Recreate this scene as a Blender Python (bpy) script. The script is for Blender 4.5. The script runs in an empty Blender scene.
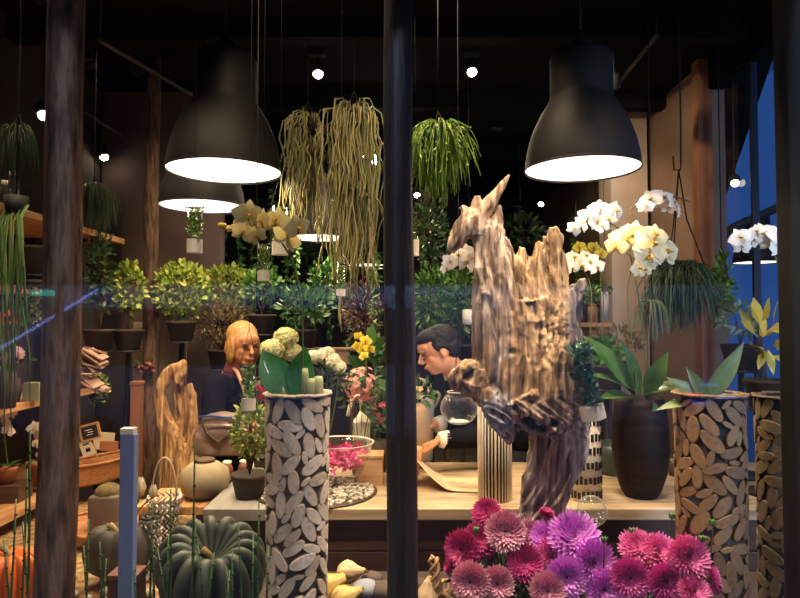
import bpy, bmesh, math, random
from mathutils import Vector, Matrix, noise, Euler
PI = math.pi
rnd = random.Random(7)
SC = bpy.context.scene
COL = SC.collection
F = 620.0
CAMZ = 1.5
PITCH = math.radians(2)

# ---------------------------------------------------------------- camera helpers
def P(px, py, Y):
    a, b = (px - 400) / F, -(py - 299) / F
    d = Vector((a, math.cos(PITCH) - b * math.sin(PITCH), math.sin(PITCH) + b * math.cos(PITCH)))
    t = Y / d.y
    return Vector((0, 0, CAMZ)) + d * t
def S(Y): return Y / F

# ---------------------------------------------------------------- materials
MATS = {}
def mat(name, cols, rough=0.6, src='noise', scale=6, stretch=(1, 1, 1), bump=0.0, bscale=None, metal=0.0,
        emit=None, estr=0.0, sub=0.0, detail=4, spec=0.5, trans=0.0, coat=0.0):
    if name in MATS: return MATS[name]
    m = bpy.data.materials.new(name); m.use_nodes = True
    nt = m.node_tree; N = nt.nodes; L = nt.links
    b = N['Principled BSDF']
    if not isinstance(cols, list): cols = [cols, tuple(c * 0.7 for c in cols)]
    ramp = N.new('ShaderNodeValToRGB')
    e = ramp.color_ramp.elements
    n = len(cols)
    lo, hi = (0.3, 0.7) if src == 'noise' else (0.0, 1.0)
    for i, c in enumerate(cols):
        pos = lo + (hi - lo) * i / max(1, n - 1)
        if i < 2:
            e[i].position = pos; e[i].color = (*c, 1)
        else:
            q = e.new(pos); q.color = (*c, 1)
    for i, c in enumerate(cols):
        pos = lo + (hi - lo) * i / max(1, n - 1)
        e[i].position = pos; e[i].color = (*c, 1)
    tc = N.new('ShaderNodeTexCoord'); mp = N.new('ShaderNodeMapping'); mp.inputs['Scale'].default_value = stretch
    L.new(tc.outputs['Object'], mp.inputs['Vector'])
    nz = N.new('ShaderNodeTexNoise'); nz.inputs['Scale'].default_value = scale; nz.inputs['Detail'].default_value = detail
    L.new(mp.outputs[0], nz.inputs['Vector'])
    if src == 'island':
        g = N.new('ShaderNodeNewGeometry'); L.new(g.outputs['Random Per Island'], ramp.inputs[0])
    elif src == 't':
        a = N.new('ShaderNodeAttribute'); a.attribute_name = 't'; L.new(a.outputs['Fac'], ramp.inputs[0])
    else:
        L.new(nz.outputs['Fac'], ramp.inputs[0])
    L.new(ramp.outputs[0], b.inputs['Base Color'])
    b.inputs['Roughness'].default_value = rough; b.inputs['Metallic'].default_value = metal
    b.inputs['Specular IOR Level'].default_value = spec
    b.inputs['Coat Weight'].default_value = coat
    if sub: b.inputs['Subsurface Weight'].default_value = sub; b.inputs['Subsurface Radius'].default_value = (.02, .01, .005)
    if emit is not None:
        b.inputs['Emission Color'].default_value = (*emit, 1); b.inputs['Emission Strength'].default_value = estr
    if bump:
        bn = N.new('ShaderNodeBump'); bn.inputs['Strength'].default_value = bump; bn.inputs['Distance'].default_value = 0.01
        if bscale:
            n2 = N.new('ShaderNodeTexNoise'); n2.inputs['Scale'].default_value = bscale; n2.inputs['Detail'].default_value = 5
            L.new(mp.outputs[0], n2.inputs['Vector']); L.new(n2.outputs['Fac'], bn.inputs['Height'])
        else:
            L.new(nz.outputs['Fac'], bn.inputs['Height'])
        L.new(bn.outputs[0], b.inputs['Normal'])
    MATS[name] = m
    return m
def glassmat(name, tint=(1, 1, 1), refl=0.08, fres=True, ior=1.45, edge=False):
    if name in MATS: return MATS[name]
    m = bpy.data.materials.new(name); m.use_nodes = True
    nt = m.node_tree; N = nt.nodes; L = nt.links; N.clear()
    o = N.new('ShaderNodeOutputMaterial'); mx = N.new('ShaderNodeMixShader')
    t = N.new('ShaderNodeBsdfTransparent'); g = N.new('ShaderNodeBsdfGlossy'); g.inputs['Roughness'].default_value = 0.02
    t.inputs[0].default_value = (*tint, 1)
    if fres == 'pane':
        fr = N.new('ShaderNodeFresnel'); fr.inputs['IOR'].default_value = ior
        L.new(fr.outputs[0], mx.inputs[0])
    elif fres:
        lw = N.new('ShaderNodeLayerWeight'); lw.inputs[0].default_value = .5
        pw = N.new('ShaderNodeMath'); pw.operation = 'POWER'; L.new(lw.outputs['Facing'], pw.inputs[0]); pw.inputs[1].default_value = 3.5
        ma = N.new('ShaderNodeMath'); ma.operation = 'MULTIPLY_ADD'; L.new(pw.outputs[0], ma.inputs[0]); ma.inputs[1].default_value = .55; ma.inputs[2].default_value = refl * .5
        L.new(ma.outputs[0], mx.inputs[0])
    else: mx.inputs[0].default_value = refl
    gg = g
    if edge:
        df = N.new('ShaderNodeBsdfDiffuse'); df.inputs[0].default_value = (.8, .78, .72, 1); gg = N.new('ShaderNodeMixShader'); gg.inputs[0].default_value = .45
        L.new(g.outputs[0], gg.inputs[1]); L.new(df.outputs[0], gg.inputs[2]); pw.inputs[1].default_value = 2.2; ma.inputs[1].default_value = .8; ma.inputs[2].default_value = .05
    L.new(t.outputs[0], mx.inputs[1]); L.new(gg.outputs[0], mx.inputs[2]); L.new(mx.outputs[0], o.inputs[0])
    MATS[name] = m; return m
def emat(name, c, s):
    return mat(name, [c, c], emit=c, estr=s)

# ---------------------------------------------------------------- mesh builder
class MB:
    def __init__(s): s.v = []; s.f = []; s.m = []; s.t = []
    def add(s, vs, fs, mi=0, t=None):
        o = len(s.v); s.v += [tuple(q) for q in vs]
        s.t += (list(t) if t is not None else [0.5] * len(vs))
        for q in fs: s.f.append(tuple(i + o for i in q)); s.m.append(mi)
    def box(s, c, d, rz=0, mi=0, rot=None, bev=0.0):
        R = rot if rot is not None else Matrix.Rotation(rz, 3, 'Z')
        c = Vector(c); x, y, z = [q / 2 for q in d]
        if bev <= 0:
            vs = [c + R @ Vector((i * x, j * y, k * z)) for i in (-1, 1) for j in (-1, 1) for k in (-1, 1)]
            s.add(vs, [(0, 1, 3, 2), (4, 6, 7, 5), (0, 4, 5, 1), (2, 3, 7, 6), (0, 2, 6, 4), (1, 5, 7, 3)], mi)
            return
        bm = bmesh.new(); bmesh.ops.create_cube(bm, size=1)
        for v in bm.verts: v.co = Vector((v.co.x * 2 * x, v.co.y * 2 * y, v.co.z * 2 * z))
        bmesh.ops.bevel(bm, geom=bm.edges[:] , offset=bev, segments=2, affect='EDGES', profile=0.6)
        bm.verts.index_update()
        s.add([c + R @ v.co for v in bm.verts], [[v.index for v in f.verts] for f in bm.faces], mi); bm.free()
    def tube(s, pts, r, n=8, mi=0, cap=True, flat=1.0, fdir=None, fn=None):
        pts = [Vector(p) for p in pts]
        if not isinstance(r, (list, tuple)): r = [r] * len(pts)
        vs = []; ts = []
        ref = None
        K = len(pts)
        for i, p in enumerate(pts):
            d = (pts[min(i + 1, K - 1)] - pts[max(i - 1, 0)])
            if d.length < 1e-9: d = Vector((0, 0, 1))
            d.normalize()
            if ref is None:
                ref = Vector(fdir) if fdir is not None else (Vector((0, 1, 0)) if abs(d.y) < 0.8 else Vector((1, 0, 0)))
            b = d.cross(ref)
            if b.length < 1e-5: b = d.orthogonal()
            b.normalize(); a = b.cross(d).normalized(); ref = a
            for k in range(n):
                an = 2 * PI * k / n
                rr = r[i] * (fn(an, i / (K - 1)) if fn else 1)
                vs.append(p + b * math.cos(an) * rr + a * math.sin(an) * rr * flat); ts.append(i / (K - 1))
        fs = []
        for i in range(K - 1):
            for k in range(n):
                k2 = (k + 1) % n
                fs.append((i * n + k, i * n + k2, (i + 1) * n + k2, (i + 1) * n + k))
        if cap: fs.append(tuple(range(n - 1, -1, -1))); fs.append(tuple((K - 1) * n + k for k in range(n)))
        s.add(vs, fs, mi, ts)
    def lathe(s, prof, n=24, c=(0, 0, 0), mi=0, fn=None, cap=False, M=None):
        c = Vector(c); vs = []; ts = []
        for i, (r, z) in enumerate(prof):
            for k in range(n):
                an = 2 * PI * k / n; rr = r * (fn(an, i / (len(prof) - 1)) if fn else 1)
                q = Vector((rr * math.cos(an), rr * math.sin(an), z))
                if M is not None: q = M @ q
                vs.append(c + q); ts.append(i / (len(prof) - 1))
        fs = []
        for i in range(len(prof) - 1):
            for k in range(n):
                k2 = (k + 1) % n
                fs.append((i * n + k, i * n + k2, (i + 1) * n + k2, (i + 1) * n + k))
        if cap: fs.append(tuple(range(n - 1, -1, -1))); fs.append(tuple((len(prof) - 1) * n + k for k in range(n)))
        s.add(vs, fs, mi, ts)
    def ball(s, c, r, n=12, m=8, mi=0, rot=None):
        if not isinstance(r, (list, tuple)): r = (r, r, r)
        c = Vector(c); vs = []; fs = []
        for i in range(m + 1):
            ph = PI * i / m
            for k in range(n):
                an = 2 * PI * k / n
                q = Vector((r[0] * math.sin(ph) * math.cos(an), r[1] * math.sin(ph) * math.sin(an), -r[2] * math.cos(ph)))
                if rot is not None: q = rot @ q
                vs.append(c + q)
        for i in range(m):
            for k in range(n):
                k2 = (k + 1) % n
                fs.append((i * n + k, i * n + k2, (i + 1) * n + k2, (i + 1) * n + k))
        s.add(vs, fs, mi)
    def blade(s, o, d, u, L, W, bend=0.0, cup=0.2, n=4, pw=0.8, mi=0, base=0.05):
        o = Vector(o); d = Vector(d).normalized(); u = Vector(u)
        sd = d.cross(u)
        if sd.length < 1e-5: sd = d.orthogonal()
        sd.normalize(); u = sd.cross(d).normalized()
        vs = []; ts = []; p = o.copy()
        for i in range(n + 1):
            t = i / n; a = bend * t
            dd = d * math.cos(a) + u * math.sin(a); uu = -d * math.sin(a) + u * math.cos(a)
            if i: p = p + dd * (L / n)
            w = W * (max(base if t < .5 else 0.02, math.sin(PI * (t ** pw)))) / 2
            e = uu * (cup * w)
            vs += [p - sd * w + e, p, p + sd * w + e]; ts += [t, t, t]
        fs = []
        for i in range(n):
            a = i * 3
            fs += [(a, a + 1, a + 4, a + 3), (a + 1, a + 2, a + 5, a + 4)]
        s.add(vs, fs, mi, ts)
    def mesh(s, name, mats, smooth=True):
        me = bpy.data.meshes.new(name); me.from_pydata(s.v, [], s.f)
        for m in (mats if isinstance(mats, (list, tuple)) else [mats]): me.materials.append(m)
        me.polygons.foreach_set('material_index', s.m)
        me.polygons.foreach_set('use_smooth', [smooth] * len(s.f))
        at = me.attributes.new('t', 'FLOAT', 'POINT'); at.data.foreach_set('value', s.t)
        me.update(); return me
    def build(s, name, mats, parent=None, smooth=True, loc=None):
        o = bpy.data.objects.new(name, s.mesh(name, mats, smooth)); COL.objects.link(o)
        if parent is not None: o.parent = parent
        if loc is not None: o.location = loc
        return o
    def remesh(s, name, mats, voxel, parent=None, smooth_it=2, loc=None, disp=None, deci=None):
        tmp = bpy.data.objects.new('tmp', s.mesh('tmp', mats)); COL.objects.link(tmp)
        md = tmp.modifiers.new('r', 'REMESH'); md.mode = 'VOXEL'; md.voxel_size = voxel; md.use_smooth_shade = True
        if smooth_it:
            sm = tmp.modifiers.new('s', 'SMOOTH'); sm.iterations = smooth_it; sm.factor = 0.5
        dg = bpy.context.evaluated_depsgraph_get(); dg.update()
        me = bpy.data.meshes.new_from_object(tmp.evaluated_get(dg), depsgraph=dg)
        me.name = name
        bpy.data.objects.remove(tmp)
        if disp:
            ns = [v.normal.copy() for v in me.vertices]
            for v, n in zip(me.vertices, ns): v.co += n * disp(v.co)
        me.materials.clear()
        for m in (mats if isinstance(mats, (list, tuple)) else [mats]): me.materials.append(m)
        me.polygons.foreach_set('use_smooth', [True] * len(me.polygons)); me.update()
        o = bpy.data.objects.new(name, me); COL.objects.link(o)
        if parent is not None: o.parent = parent
        if loc is not None: o.location = loc
        return o

def thing(name, label, cat, loc=(0, 0, 0), group=None, rz=0, rot=None, scale=None):
    o = bpy.data.objects.new(name, None); COL.objects.link(o); o.empty_display_size = .05
    o.location = loc; o.rotation_euler = rot if rot is not None else (0, 0, rz)
    if scale: o.scale = (scale,) * 3
    o['label'] = label; o['category'] = cat
    if group: o['group'] = group
    return o
def tag(o, label, cat, group=None, kind=None):
    o['label'] = label; o['category'] = cat
    if group: o['group'] = group
    if kind: o['kind'] = kind
    return o
def struct(o): o['kind'] = 'structure'; return o
def dup(root, loc, label, rz=None, group=None, scale=None, cat=None):
    r = root.copy(); COL.objects.link(r); r.location = loc; r['label'] = label
    if rz is not None: r.rotation_euler = (0, 0, rz)
    if scale: r.scale = (scale,) * 3
    if group: r['group'] = group
    for ch in list(root.children):
        c = ch.copy(); COL.objects.link(c); c.parent = r
        for g in list(ch.children):
            d = g.copy(); COL.objects.link(d); d.parent = c
    return r
def rv(a=1.0, r=rnd):
    while True:
        v = Vector((r.uniform(-1, 1), r.uniform(-1, 1), r.uniform(-1, 1)))
        if 0.05 < v.length < 1: return v.normalized() * a
def qbez(a, b, c, n=8):
    a, b, c = Vector(a), Vector(b), Vector(c)
    return [a * (1 - t) ** 2 + b * 2 * t * (1 - t) + c * t * t for t in [i / n for i in range(n + 1)]]

# ---------------------------------------------------------------- palette
M_black = mat('black_paint', [(.012, .011, .010), (.02, .018, .016)], .7)
M_ceil = mat('ceiling_black', [(.005, .004, .0035), (.011, .009, .007)], .95, scale=3, spec=.1)
M_frame = mat('window_frame', [(.004, .005, .007), (.007, .008, .010)], .6, spec=.25)
M_void = mat('mirrored_ceiling_black', [(.003, .003, .003), (.005, .005, .005)], 1, spec=0)
M_wall = mat('wall_dark', [(.035, .025, .02), (.06, .043, .034)], .9, scale=2, bump=.1)
M_wallr = mat('wall_brown', [(.16, .10, .07), (.26, .17, .12)], .85, scale=1.5, bump=.15, detail=8)
M_floor = mat('floor_concrete', [(.05, .04, .03), (.09, .07, .055)], .6, scale=4)
M_white = mat('white_matte', [(.75, .72, .66), (.85, .82, .77)], .6)
M_wire = mat('wire_dark', [(.012, .011, .010), (.02, .018, .016)], .6, spec=.2)
M_shade = mat('shade_enamel', [(.013, .011, .011), (.018, .016, .016)], .6, spec=.22)
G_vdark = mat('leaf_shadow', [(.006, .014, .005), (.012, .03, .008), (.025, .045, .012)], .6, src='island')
M_shelf = mat('pine_shelf', [(.35, .17, .06), (.55, .30, .12), (.65, .38, .17)], .55, scale=5, stretch=(9, 1, 9), bump=.1)
M_table = mat('table_wood', [(.30, .20, .11), (.48, .35, .21), (.60, .46, .30)], .45, scale=4, stretch=(1, 9, 9), bump=.1)
M_tabled = mat('table_front', [(.05, .022, .014), (.10, .045, .025)], .5, scale=3, stretch=(1, 9, 9), bump=.2)
M_greywood = mat('grey_plank', [(.22, .21, .19), (.33, .31, .28)], .6, scale=4, stretch=(8, 1, 8), bump=.15)
M_glass = glassmat('clear_glass', (.97, .99, .98))
M_pane = glassmat('pane_glass', (.985, .99, .995), ior=1.5, fres='pane')
M_bowl = glassmat('bowl_glass', (.93, .96, .95), edge=True)
G_dark = mat('leaf_dark', [(.012, .03, .008), (.025, .07, .015), (.05, .10, .02)], .5, src='island')
G_mid = mat('leaf_mid', [(.02, .08, .012), (.06, .17, .03), (.13, .26, .05)], .45, src='island')
G_lime = mat('leaf_lime', [(.10, .18, .015), (.24, .32, .04), (.38, .40, .08), (.12, .25, .03)], .45, src='island')
G_brown = mat('leaf_brownish', [(.16, .08, .03), (.25, .16, .06), (.12, .16, .04), (.22, .11, .06)], .7, src='island')
G_fern = mat('leaf_fern', [(.06, .15, .01), (.16, .30, .02), (.26, .40, .05)], .5, src='island')
G_rhip = mat('strand_pale', [(.10, .13, .03), (.25, .26, .09), (.38, .33, .15), (.20, .20, .08), (.33, .25, .14)], .55, src='island')
G_reed = mat('reed_green', [(.015, .05, .015), (.03, .11, .03), (.06, .14, .035)], .4, src='island')
G_orch = mat('orchid_leaf', [(.012, .045, .008), (.04, .10, .018), (.08, .15, .035)], .35, src='noise', scale=12, stretch=(1, 1, 1), coat=.3)
M_stem = mat('stem_green', [(.06, .10, .02), (.12, .14, .04)], .5)
M_stemb = mat('stem_brown', [(.07, .04, .02), (.12, .07, .03)], .7)
M_soil = mat('soil', [(.02, .012, .008), (.05, .03, .02)], 1, scale=40, bump=.5)
M_terra = mat('terracotta', [(.30, .10, .04), (.42, .16, .07)], .75, scale=8)
# ================================================================ ROOM
def sbox(name, lo, hi, m, par=None):
    b = MB(); c = [(a + q) / 2 for a, q in zip(lo, hi)]; d = [q - a for a, q in zip(lo, hi)]
    b.box(c, d); return struct(b.build(name, m, par, smooth=False))
YW = 1.42
CZ = 3.2
sbox('floor', (-2.4, 1.3, -.1), (2.2, 9, 0), M_floor)
sbox('ceiling', (-2.4, 1.3, CZ), (2.2, 9, CZ + .1), M_ceil)
sbox('wall_left', (-2.4, 1.3, 0), (-2.2, 9, CZ), M_wall)
sbox('wall_back', (-2.4, 8.6, 0), (2.2, 8.8, CZ), M_wall)
sbox('wall_right', (2.0, 4.06, 0), (2.15, 9, CZ), M_wallr)
sbox('wall_partition', (-2.2, 4.55, 0), (-1.32, 4.65, CZ), mat('wall_taupe', [(.085, .055, .045), (.14, .095, .08)], .9, scale=2.2, bump=.15))
M_col = mat('column_plaster', [(.42, .33, .27), (.55, .45, .38)], .8, scale=3, bump=.15)
sbox('column_right', (1.68, 4.9, 0), (1.97, 5.2, CZ), M_col)
sbox('trim_1', (1.93, 3.97, 0), (2.02, 4.055, CZ), mat('post_rust', [(.22, .09, .045), (.32, .14, .07)], .6, scale=5, stretch=(6, 6, 1)))
sbox('wall_right_low', (2.0, 1.42, 0), (2.15, 3.97, .5), M_wallr)
sbox('wall_right_top', (2.0, 1.42, 3.0), (2.15, 3.97, CZ), M_ceil)
# ceiling beams and ducts
for i, (y, z, h) in enumerate([(3.4, 3.08, .12), (4.6, 3.1, .1), (5.9, 3.08, .12), (7.2, 3.1, .1)]):
    sbox('trim_%d' % (i + 2), (-2.2, y, z), (2.0, y + .1, z + h), M_ceil)
# street window front
wf = thing('window_1', 'front shop window of clear panes in black frames', 'window'); wf['kind'] = 'structure'
def part_box(name, lo, hi, m, par):
    b = MB(); c = [(a + q) / 2 for a, q in zip(lo, hi)]; d = [q - a for a, q in zip(lo, hi)]
    b.box(c, d, bev=.004); return b.build(name, m, par, smooth=False)
part_box('window_head', (-2.3, YW - .05, 2.33), (2.3, YW + .09, CZ), M_frame, wf)
part_box('window_sill', (-2.3, YW - .06, .2), (2.3, YW + .08, .5), M_frame, wf)
part_box('window_jamb', (.902, YW - .05, .3), (.945, YW + .06, 2.5), M_frame, wf)
part_box('window_jamb', (.962, YW - .03, .3), (1.04, YW + .05, 2.5), M_frame, wf)
part_box('window_jamb', (-2.3, YW - .05, .3), (-2.2, YW + .06, 2.5), M_frame, wf)
for x0, x1 in ((-2.2, -.79), (-.77, -.01), (.01, .885), (1.02, 2.2)):
    b = MB(); b.add([(x0, YW, .5), (x1, YW, .5), (x1, YW, 2.33), (x0, YW, 2.33)], [(0, 1, 2, 3)])
    b.build('pane', M_pane, wf, smooth=False)
# side window (towards the street corner)
ws = thing('window_2', 'tall side window beside the rust brown post looking onto blue dusk', 'window'); ws['kind'] = 'structure'
b = MB(); b.add([(2.06, 3.97, .5), (2.06, 1.5, .5), (2.06, 1.5, 3.0), (2.06, 3.97, 3.0)], [(0, 1, 2, 3)])
b.build('pane', M_pane, ws, smooth=False)
part_box('window_bar', (2.03, 3.545, .5), (2.07, 3.57, 3.0), mat('bar_blue', [(.01, .02, .05), (.02, .03, .07)], .4), ws)
part_box('window_sill', (2.0, 1.5, .48), (2.12, 3.97, .53), M_frame, ws)
# black slope for the mirrored ceiling, arm, and house wall glowing like dusk sky
e = MB()
e.add([(2.3, 3.2, 3.4), (3.4, 3.2, 3.4), (2.3, 9, 3.4), (3.6, 9, 3.4), (2.3, 3.2, 3.3), (3.4, 3.2, 3.3), (2.3, 9, 3.3), (3.6, 9, 3.3)],
      [(0, 1, 3, 2), (4, 5, 7, 6), (0, 1, 5, 4), (1, 3, 7, 5), (3, 2, 6, 7), (2, 0, 4, 6)])
M_hb = mat('house_blue_glow', [(.02, .055, .16), (.028, .075, .21)], .8, scale=1.5, stretch=(4, 4, .5), emit=(.035, .12, .42), estr=.5)  # blue emission put in to stand for dusk sky light
hb = MB(); hb.box((7.6, 9, 3.2), (.3, 14, 6.6))
for y in (5.2, 6.4, 7.7, 9.0, 10.6): hb.box((7.42, y, 3.2), (.12, .16, 6.6))
hbo = hb.build('wall_outside', M_hb, None, smooth=False); struct(hbo)

# ================================================================ OBJECTS: poles
M_polew = mat('pole_weathered', [(.02, .011, .007), (.10, .05, .028), (.20, .115, .07), (.05, .028, .018)], .75, scale=16, stretch=(3, 3, .45), bump=.9, detail=10)
M_poled = mat('pole_dark', [(.010, .009, .009), (.030, .024, .022), (.018, .016, .015)], .5, scale=16, stretch=(3, 3, .4), bump=.8, detail=10)
def pole(name, x, y, r0, r1, m, label, z0=.5, z1=3.2, lean=0, par=None):
    t = thing(name, label, 'pole', (x, y, z0))
    b = MB(); n = 24
    pts = []; rr = []
    for i in range(n + 1):
        u = i / n
        pts.append((lean * u + .004 * math.sin(u * 9 + x), .003 * math.sin(u * 6), (z1 - z0) * u)); rr.append(r0 + (r1 - r0) * u + .0025 * noise.noise(Vector((u * 9, x * 3, 0))))
    b.tube(pts, rr, 20, fn=lambda a, q: 1 + .03 * noise.noise(Vector((math.cos(a) * 2, math.sin(a) * 2, q * 14))))
    b.build('pole_shaft', m, t)
    c = MB(); c.lathe([(r0 + .015, 0), (r0 + .015, .02), (r0 + .004, .03), (r0, .03)], 24); c.build('base_collar', M_black, t)
    return t
pole('timber_pole', (57.5 - 400) / F * 1.55, 1.55, .048, .040, M_polew, 'weathered brown timber pole standing inside window beside wall shelves', lean=.02)
pole('steel_pole', (401.5 - 400) / F * 1.55, 1.55, .040, .034, M_poled, 'near-black round pole with blue sheen, tallest at centre of the window', lean=-.01)
pole('branch_column', P(150, 350, 3.95).x, 3.95, .052, .042, M_polew, 'slim rough tree-trunk column standing before the taupe wall', z0=0)
po = thing('timber_post', 'square reddish brown timber post beside the carved driftwood', 'post', (P(137, 400, 3.5).x, 3.5, 0))
b = MB(); b.box((0, 0, .57), (.052, .06, 1.14), bev=.004); b.build('post_shaft', mat('post_red', [(.20, .08, .035), (.30, .13, .06)], .6, scale=4, stretch=(8, 8, 1)), po, smooth=False)
b = MB(); b.box((0, 0, 1.15), (.06, .068, .02), bev=.003); b.build('post_cap', MATS['post_red'], po, smooth=False)

# ================================================================ pendant lamps
M_inner = mat('lamp_inner', [(.9, .88, .84), (.95, .93, .9)], .6, emit=(1, .93, .84), estr=.75)
M_bulb = emat('bulb', (1, .9, .75), 6)
SHP0 = [(.235, 0), (.234, .03), (.228, .07), (.216, .12), (.199, .17), (.176, .22), (.152, .26), (.137, .285), (.131, .30), (.129, .315), (.129, .47), (.122, .485), (.02, .49)]
SHP = [(r * .968, z * .97) for r, z in SHP0]
def lamp(loc, label, power=70):
    t = thing('pendant_lamp', label, 'lamp', loc, 'large black pendant lamps under the ceiling')
    b = MB(); b.lathe(SHP, 48); b.lathe([(.2295, -.004), (.2315, 0), (.2295, .006), (.2255, .006)], 48); b.build('lamp_shade', M_shade, t)
    b = MB(); b.lathe([(.2255, .004)] + [(r - .005, z - .002) for r, z in SHP[1:9]] + [(.06, .29), (0.001, .29)], 48); b.build('shade_lining', M_inner, t)
    b = MB(); b.ball((0, 0, .17), (.045, .045, .06), 16, 10); b.build('bulb', M_bulb, t)
    b = MB(); b.lathe([(.02, .47), (.045, .47), (.045, .52), (.02, .54), (.012, .57), (.001, .57)], 16); b.build('lamp_cap', M_shade, t)
    b = MB(); b.tube([(0, 0, .56), (0, 0, CZ - loc[2])], .006, 6); b.build('cord', M_black, t)
    if power:
        l = bpy.data.lights.new('lamp_light', 'SPOT'); l.energy = power; l.color = (1, .74, .46); l.shadow_soft_size = .12
        l.spot_size = math.radians(150); l.spot_blend = .8
        o = bpy.data.objects.new('lamp_light', l); COL.objects.link(o); o.parent = t; o.location = (0, 0, .08)
    return t
lamp(P(224.5, 171.5, 2.5), 'black pendant lamp hanging in front, left of the trailing grey-green plants', 75)
lamp(P(582, 169.5, 2.5), 'black pendant lamp hanging above the driftwood sculpture and white orchids', 75)
lamp(P(202.5, 206.5, 3.4), 'black pendant lamp half hidden behind the large left one, tube planter in front', 60)
lamp(P(318, 238, 4.65), 'small distant black pendant lamp behind the trailing strands and yellow orchid', 50)
lamp(P(364, 265, 7.0), 'furthest small pendant lamp glowing just beside the central dark pole', 50)
lamp(P(757, 262.5, 6.4), 'black pendant lamp copy standing for one mirrored in the side window below white orchid', 8)  # solid copy in place of a lamp mirrored in the side glass

# ================================================================ ceiling spotlights
M_lens = emat('spot_lens', (1, .86, .65), 40)
M_lensd = emat('spot_lens_dim', (1, .8, .55), 6)
def spot(px, py, Y, aim, label, on=True, power=0, dim=False, size=1.25):
    loc = P(px, py, Y)
    t = thing('ceiling_spotlight', label, 'spotlight', loc, 'small spotlights on the dark ceiling')
    d = (Vector(aim) - loc).normalized()
    M = d.to_track_quat('-Z', 'Y').to_matrix()
    b = MB(); b.lathe([(.022 * size, 0), (.03 * size, 0), (.032 * size, .004), (.032 * size, .06), (.024 * size, .085), (.001, .09)], 18, M=M); b.build('spot_housing', M_black, t)
    b = MB(); b.lathe([(.024 * size, -.001), (.02 * size, -.014), (.012 * size, -.02), (.001, -.022)], 16, M=M); b.build('lens', (M_lensd if dim else M_lens) if on else M_frame, t)
    b = MB(); top = M @ Vector((0, 0, .05)); b.tube([top, (top.x, top.y, CZ - loc.z - .03)], .006, 6); b.box((top.x, top.y, CZ - loc.z - .012), (.1, .05, .024), bev=.004); b.build('bracket', M_black, t)
    if power:
        l = bpy.data.lights.new('spot_light', 'SPOT'); l.energy = power; l.color = (1, .76, .48); l.shadow_soft_size = .03
        l.spot_size = math.radians(60); l.spot_blend = .6
        o = bpy.data.objects.new('spot_light', l); COL.objects.link(o); o.parent = t; o.location = d * .02; o.rotation_euler = d.to_track_quat('-Z', 'Y').to_euler()
    return t
spot(318, 74, 3.85, (-.3, 2.5, .9), 'lit spotlight above the trailing plants beside the ceiling grid', power=60)
spot(472, 72, 3.85, (.35, 2.4, 1.0), 'lit spotlight above and beside the bushy hanging fern', power=110)
spot(44, 115, 3.2, (-1.3, 2.4, 1.0), 'bright spotlight over the wall shelves behind the timber pole', power=70)
spot(104, 157, 4.4, (-1.5, 4.0, 1.2), 'tilted spotlight near slim trunk column, bright lens', power=50)
spot(370, 160, 5.2, (0, 2.6, 1.2), 'bright spotlight glowing through the trailing strands', power=70, size=2.8)
spot(326, 193, 7.2, (-.5, 5.0, 1.2), 'tiny far spotlight low among trailing strands', size=1.0)
spot(541, 204, 6.8, (.9, 6.0, 1.2), 'small far spotlight between the driftwood peaks', power=60)
spot(417, 195, 6.0, (.2, 5.0, 1.2), 'small far spotlight right beside the central pole under the fern', power=50)
spot(735, 183, 3.75, (1.4, 2.4, 1.2), 'oval spotlight glowing against the blue side window', power=0, dim=True, size=1.0)
spot(614, 88, 3.6, (1.6, 4.6, 1.4), 'unlit spotlight tilted beside the lamp over the orchids', on=False)
spot(138, 72, 4.0, (-1.0, 3.0, 1.2), 'unlit spotlight clipped over the left of the front lamp', on=False)
spot(90, 64, 3.6, (-1.0, 3.0, 1.2), 'unlit spotlight just right of the timber pole top', on=False)
spot(497, 125, 5.4, (.8, 5.0, 1.2), 'unlit tiny spotlight between fern and orchid lamp', on=False)
def track(a, b_, label):
    t = thing('lighting_track', label, 'track', a)
    m = MB(); m.tube([(0, 0, 0), Vector(b_) - Vector(a)], .014, 4); m.build('track_rail', mat('track_grey', [(.05, .04, .035), (.08, .065, .055)], .5), t)
    m = MB(); m.tube([(0, 0, 0), (0, 0, CZ - a[2])], .005, 5); m.build('hanger_rod', M_black, t); m = MB(); m.tube([Vector(b_) - Vector(a), (b_[0] - a[0], b_[1] - a[1], CZ - a[2])], .005, 5); m.build('hanger_rod', M_black, t)
track(P(100, 40, 3.0), P(200, 100, 4.2), 'slanting dark lighting track over the front left lamp')
track(P(85, 112, 4.0), P(170, 165, 5.4), 'dark lighting track running back to the trunk column')
track(P(657, 35, 3.3), P(618, 84, 4.2), 'dark lighting track over the orchid lamp')
# ceiling grid
g = thing('ceiling_grid', 'thin pale wire grid hung under the ceiling behind the trailing plants', 'grid', P(332, 72, 5.2))
M_grid = mat('grid_wire', [(.5, .42, .35), (.6, .5, .4)], .6)
m = MB()
sc = S(5.2)
for i, yy in enumerate((-36, -22, -7, 8, 19, 33)):
    m.tube([(-50 * sc, 0, -yy * sc), (52 * sc, 0, -yy * sc)], .004 if yy < 30 else .012, 4)
for xx in (-48, -28, -6, 16, 34, 50): m.tube([(xx * sc, 0, 36 * sc), (xx * sc + .03, 0, -33 * sc)], .003, 4)
m.build('wire_mesh', M_grid, g)
for q in (-.4, .4):
    m = MB(); m.tube([(q, 0, .3), (q, 0, CZ - g.location.z)], .003, 4); m.build('hanger_wire', M_grid, g)

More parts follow.
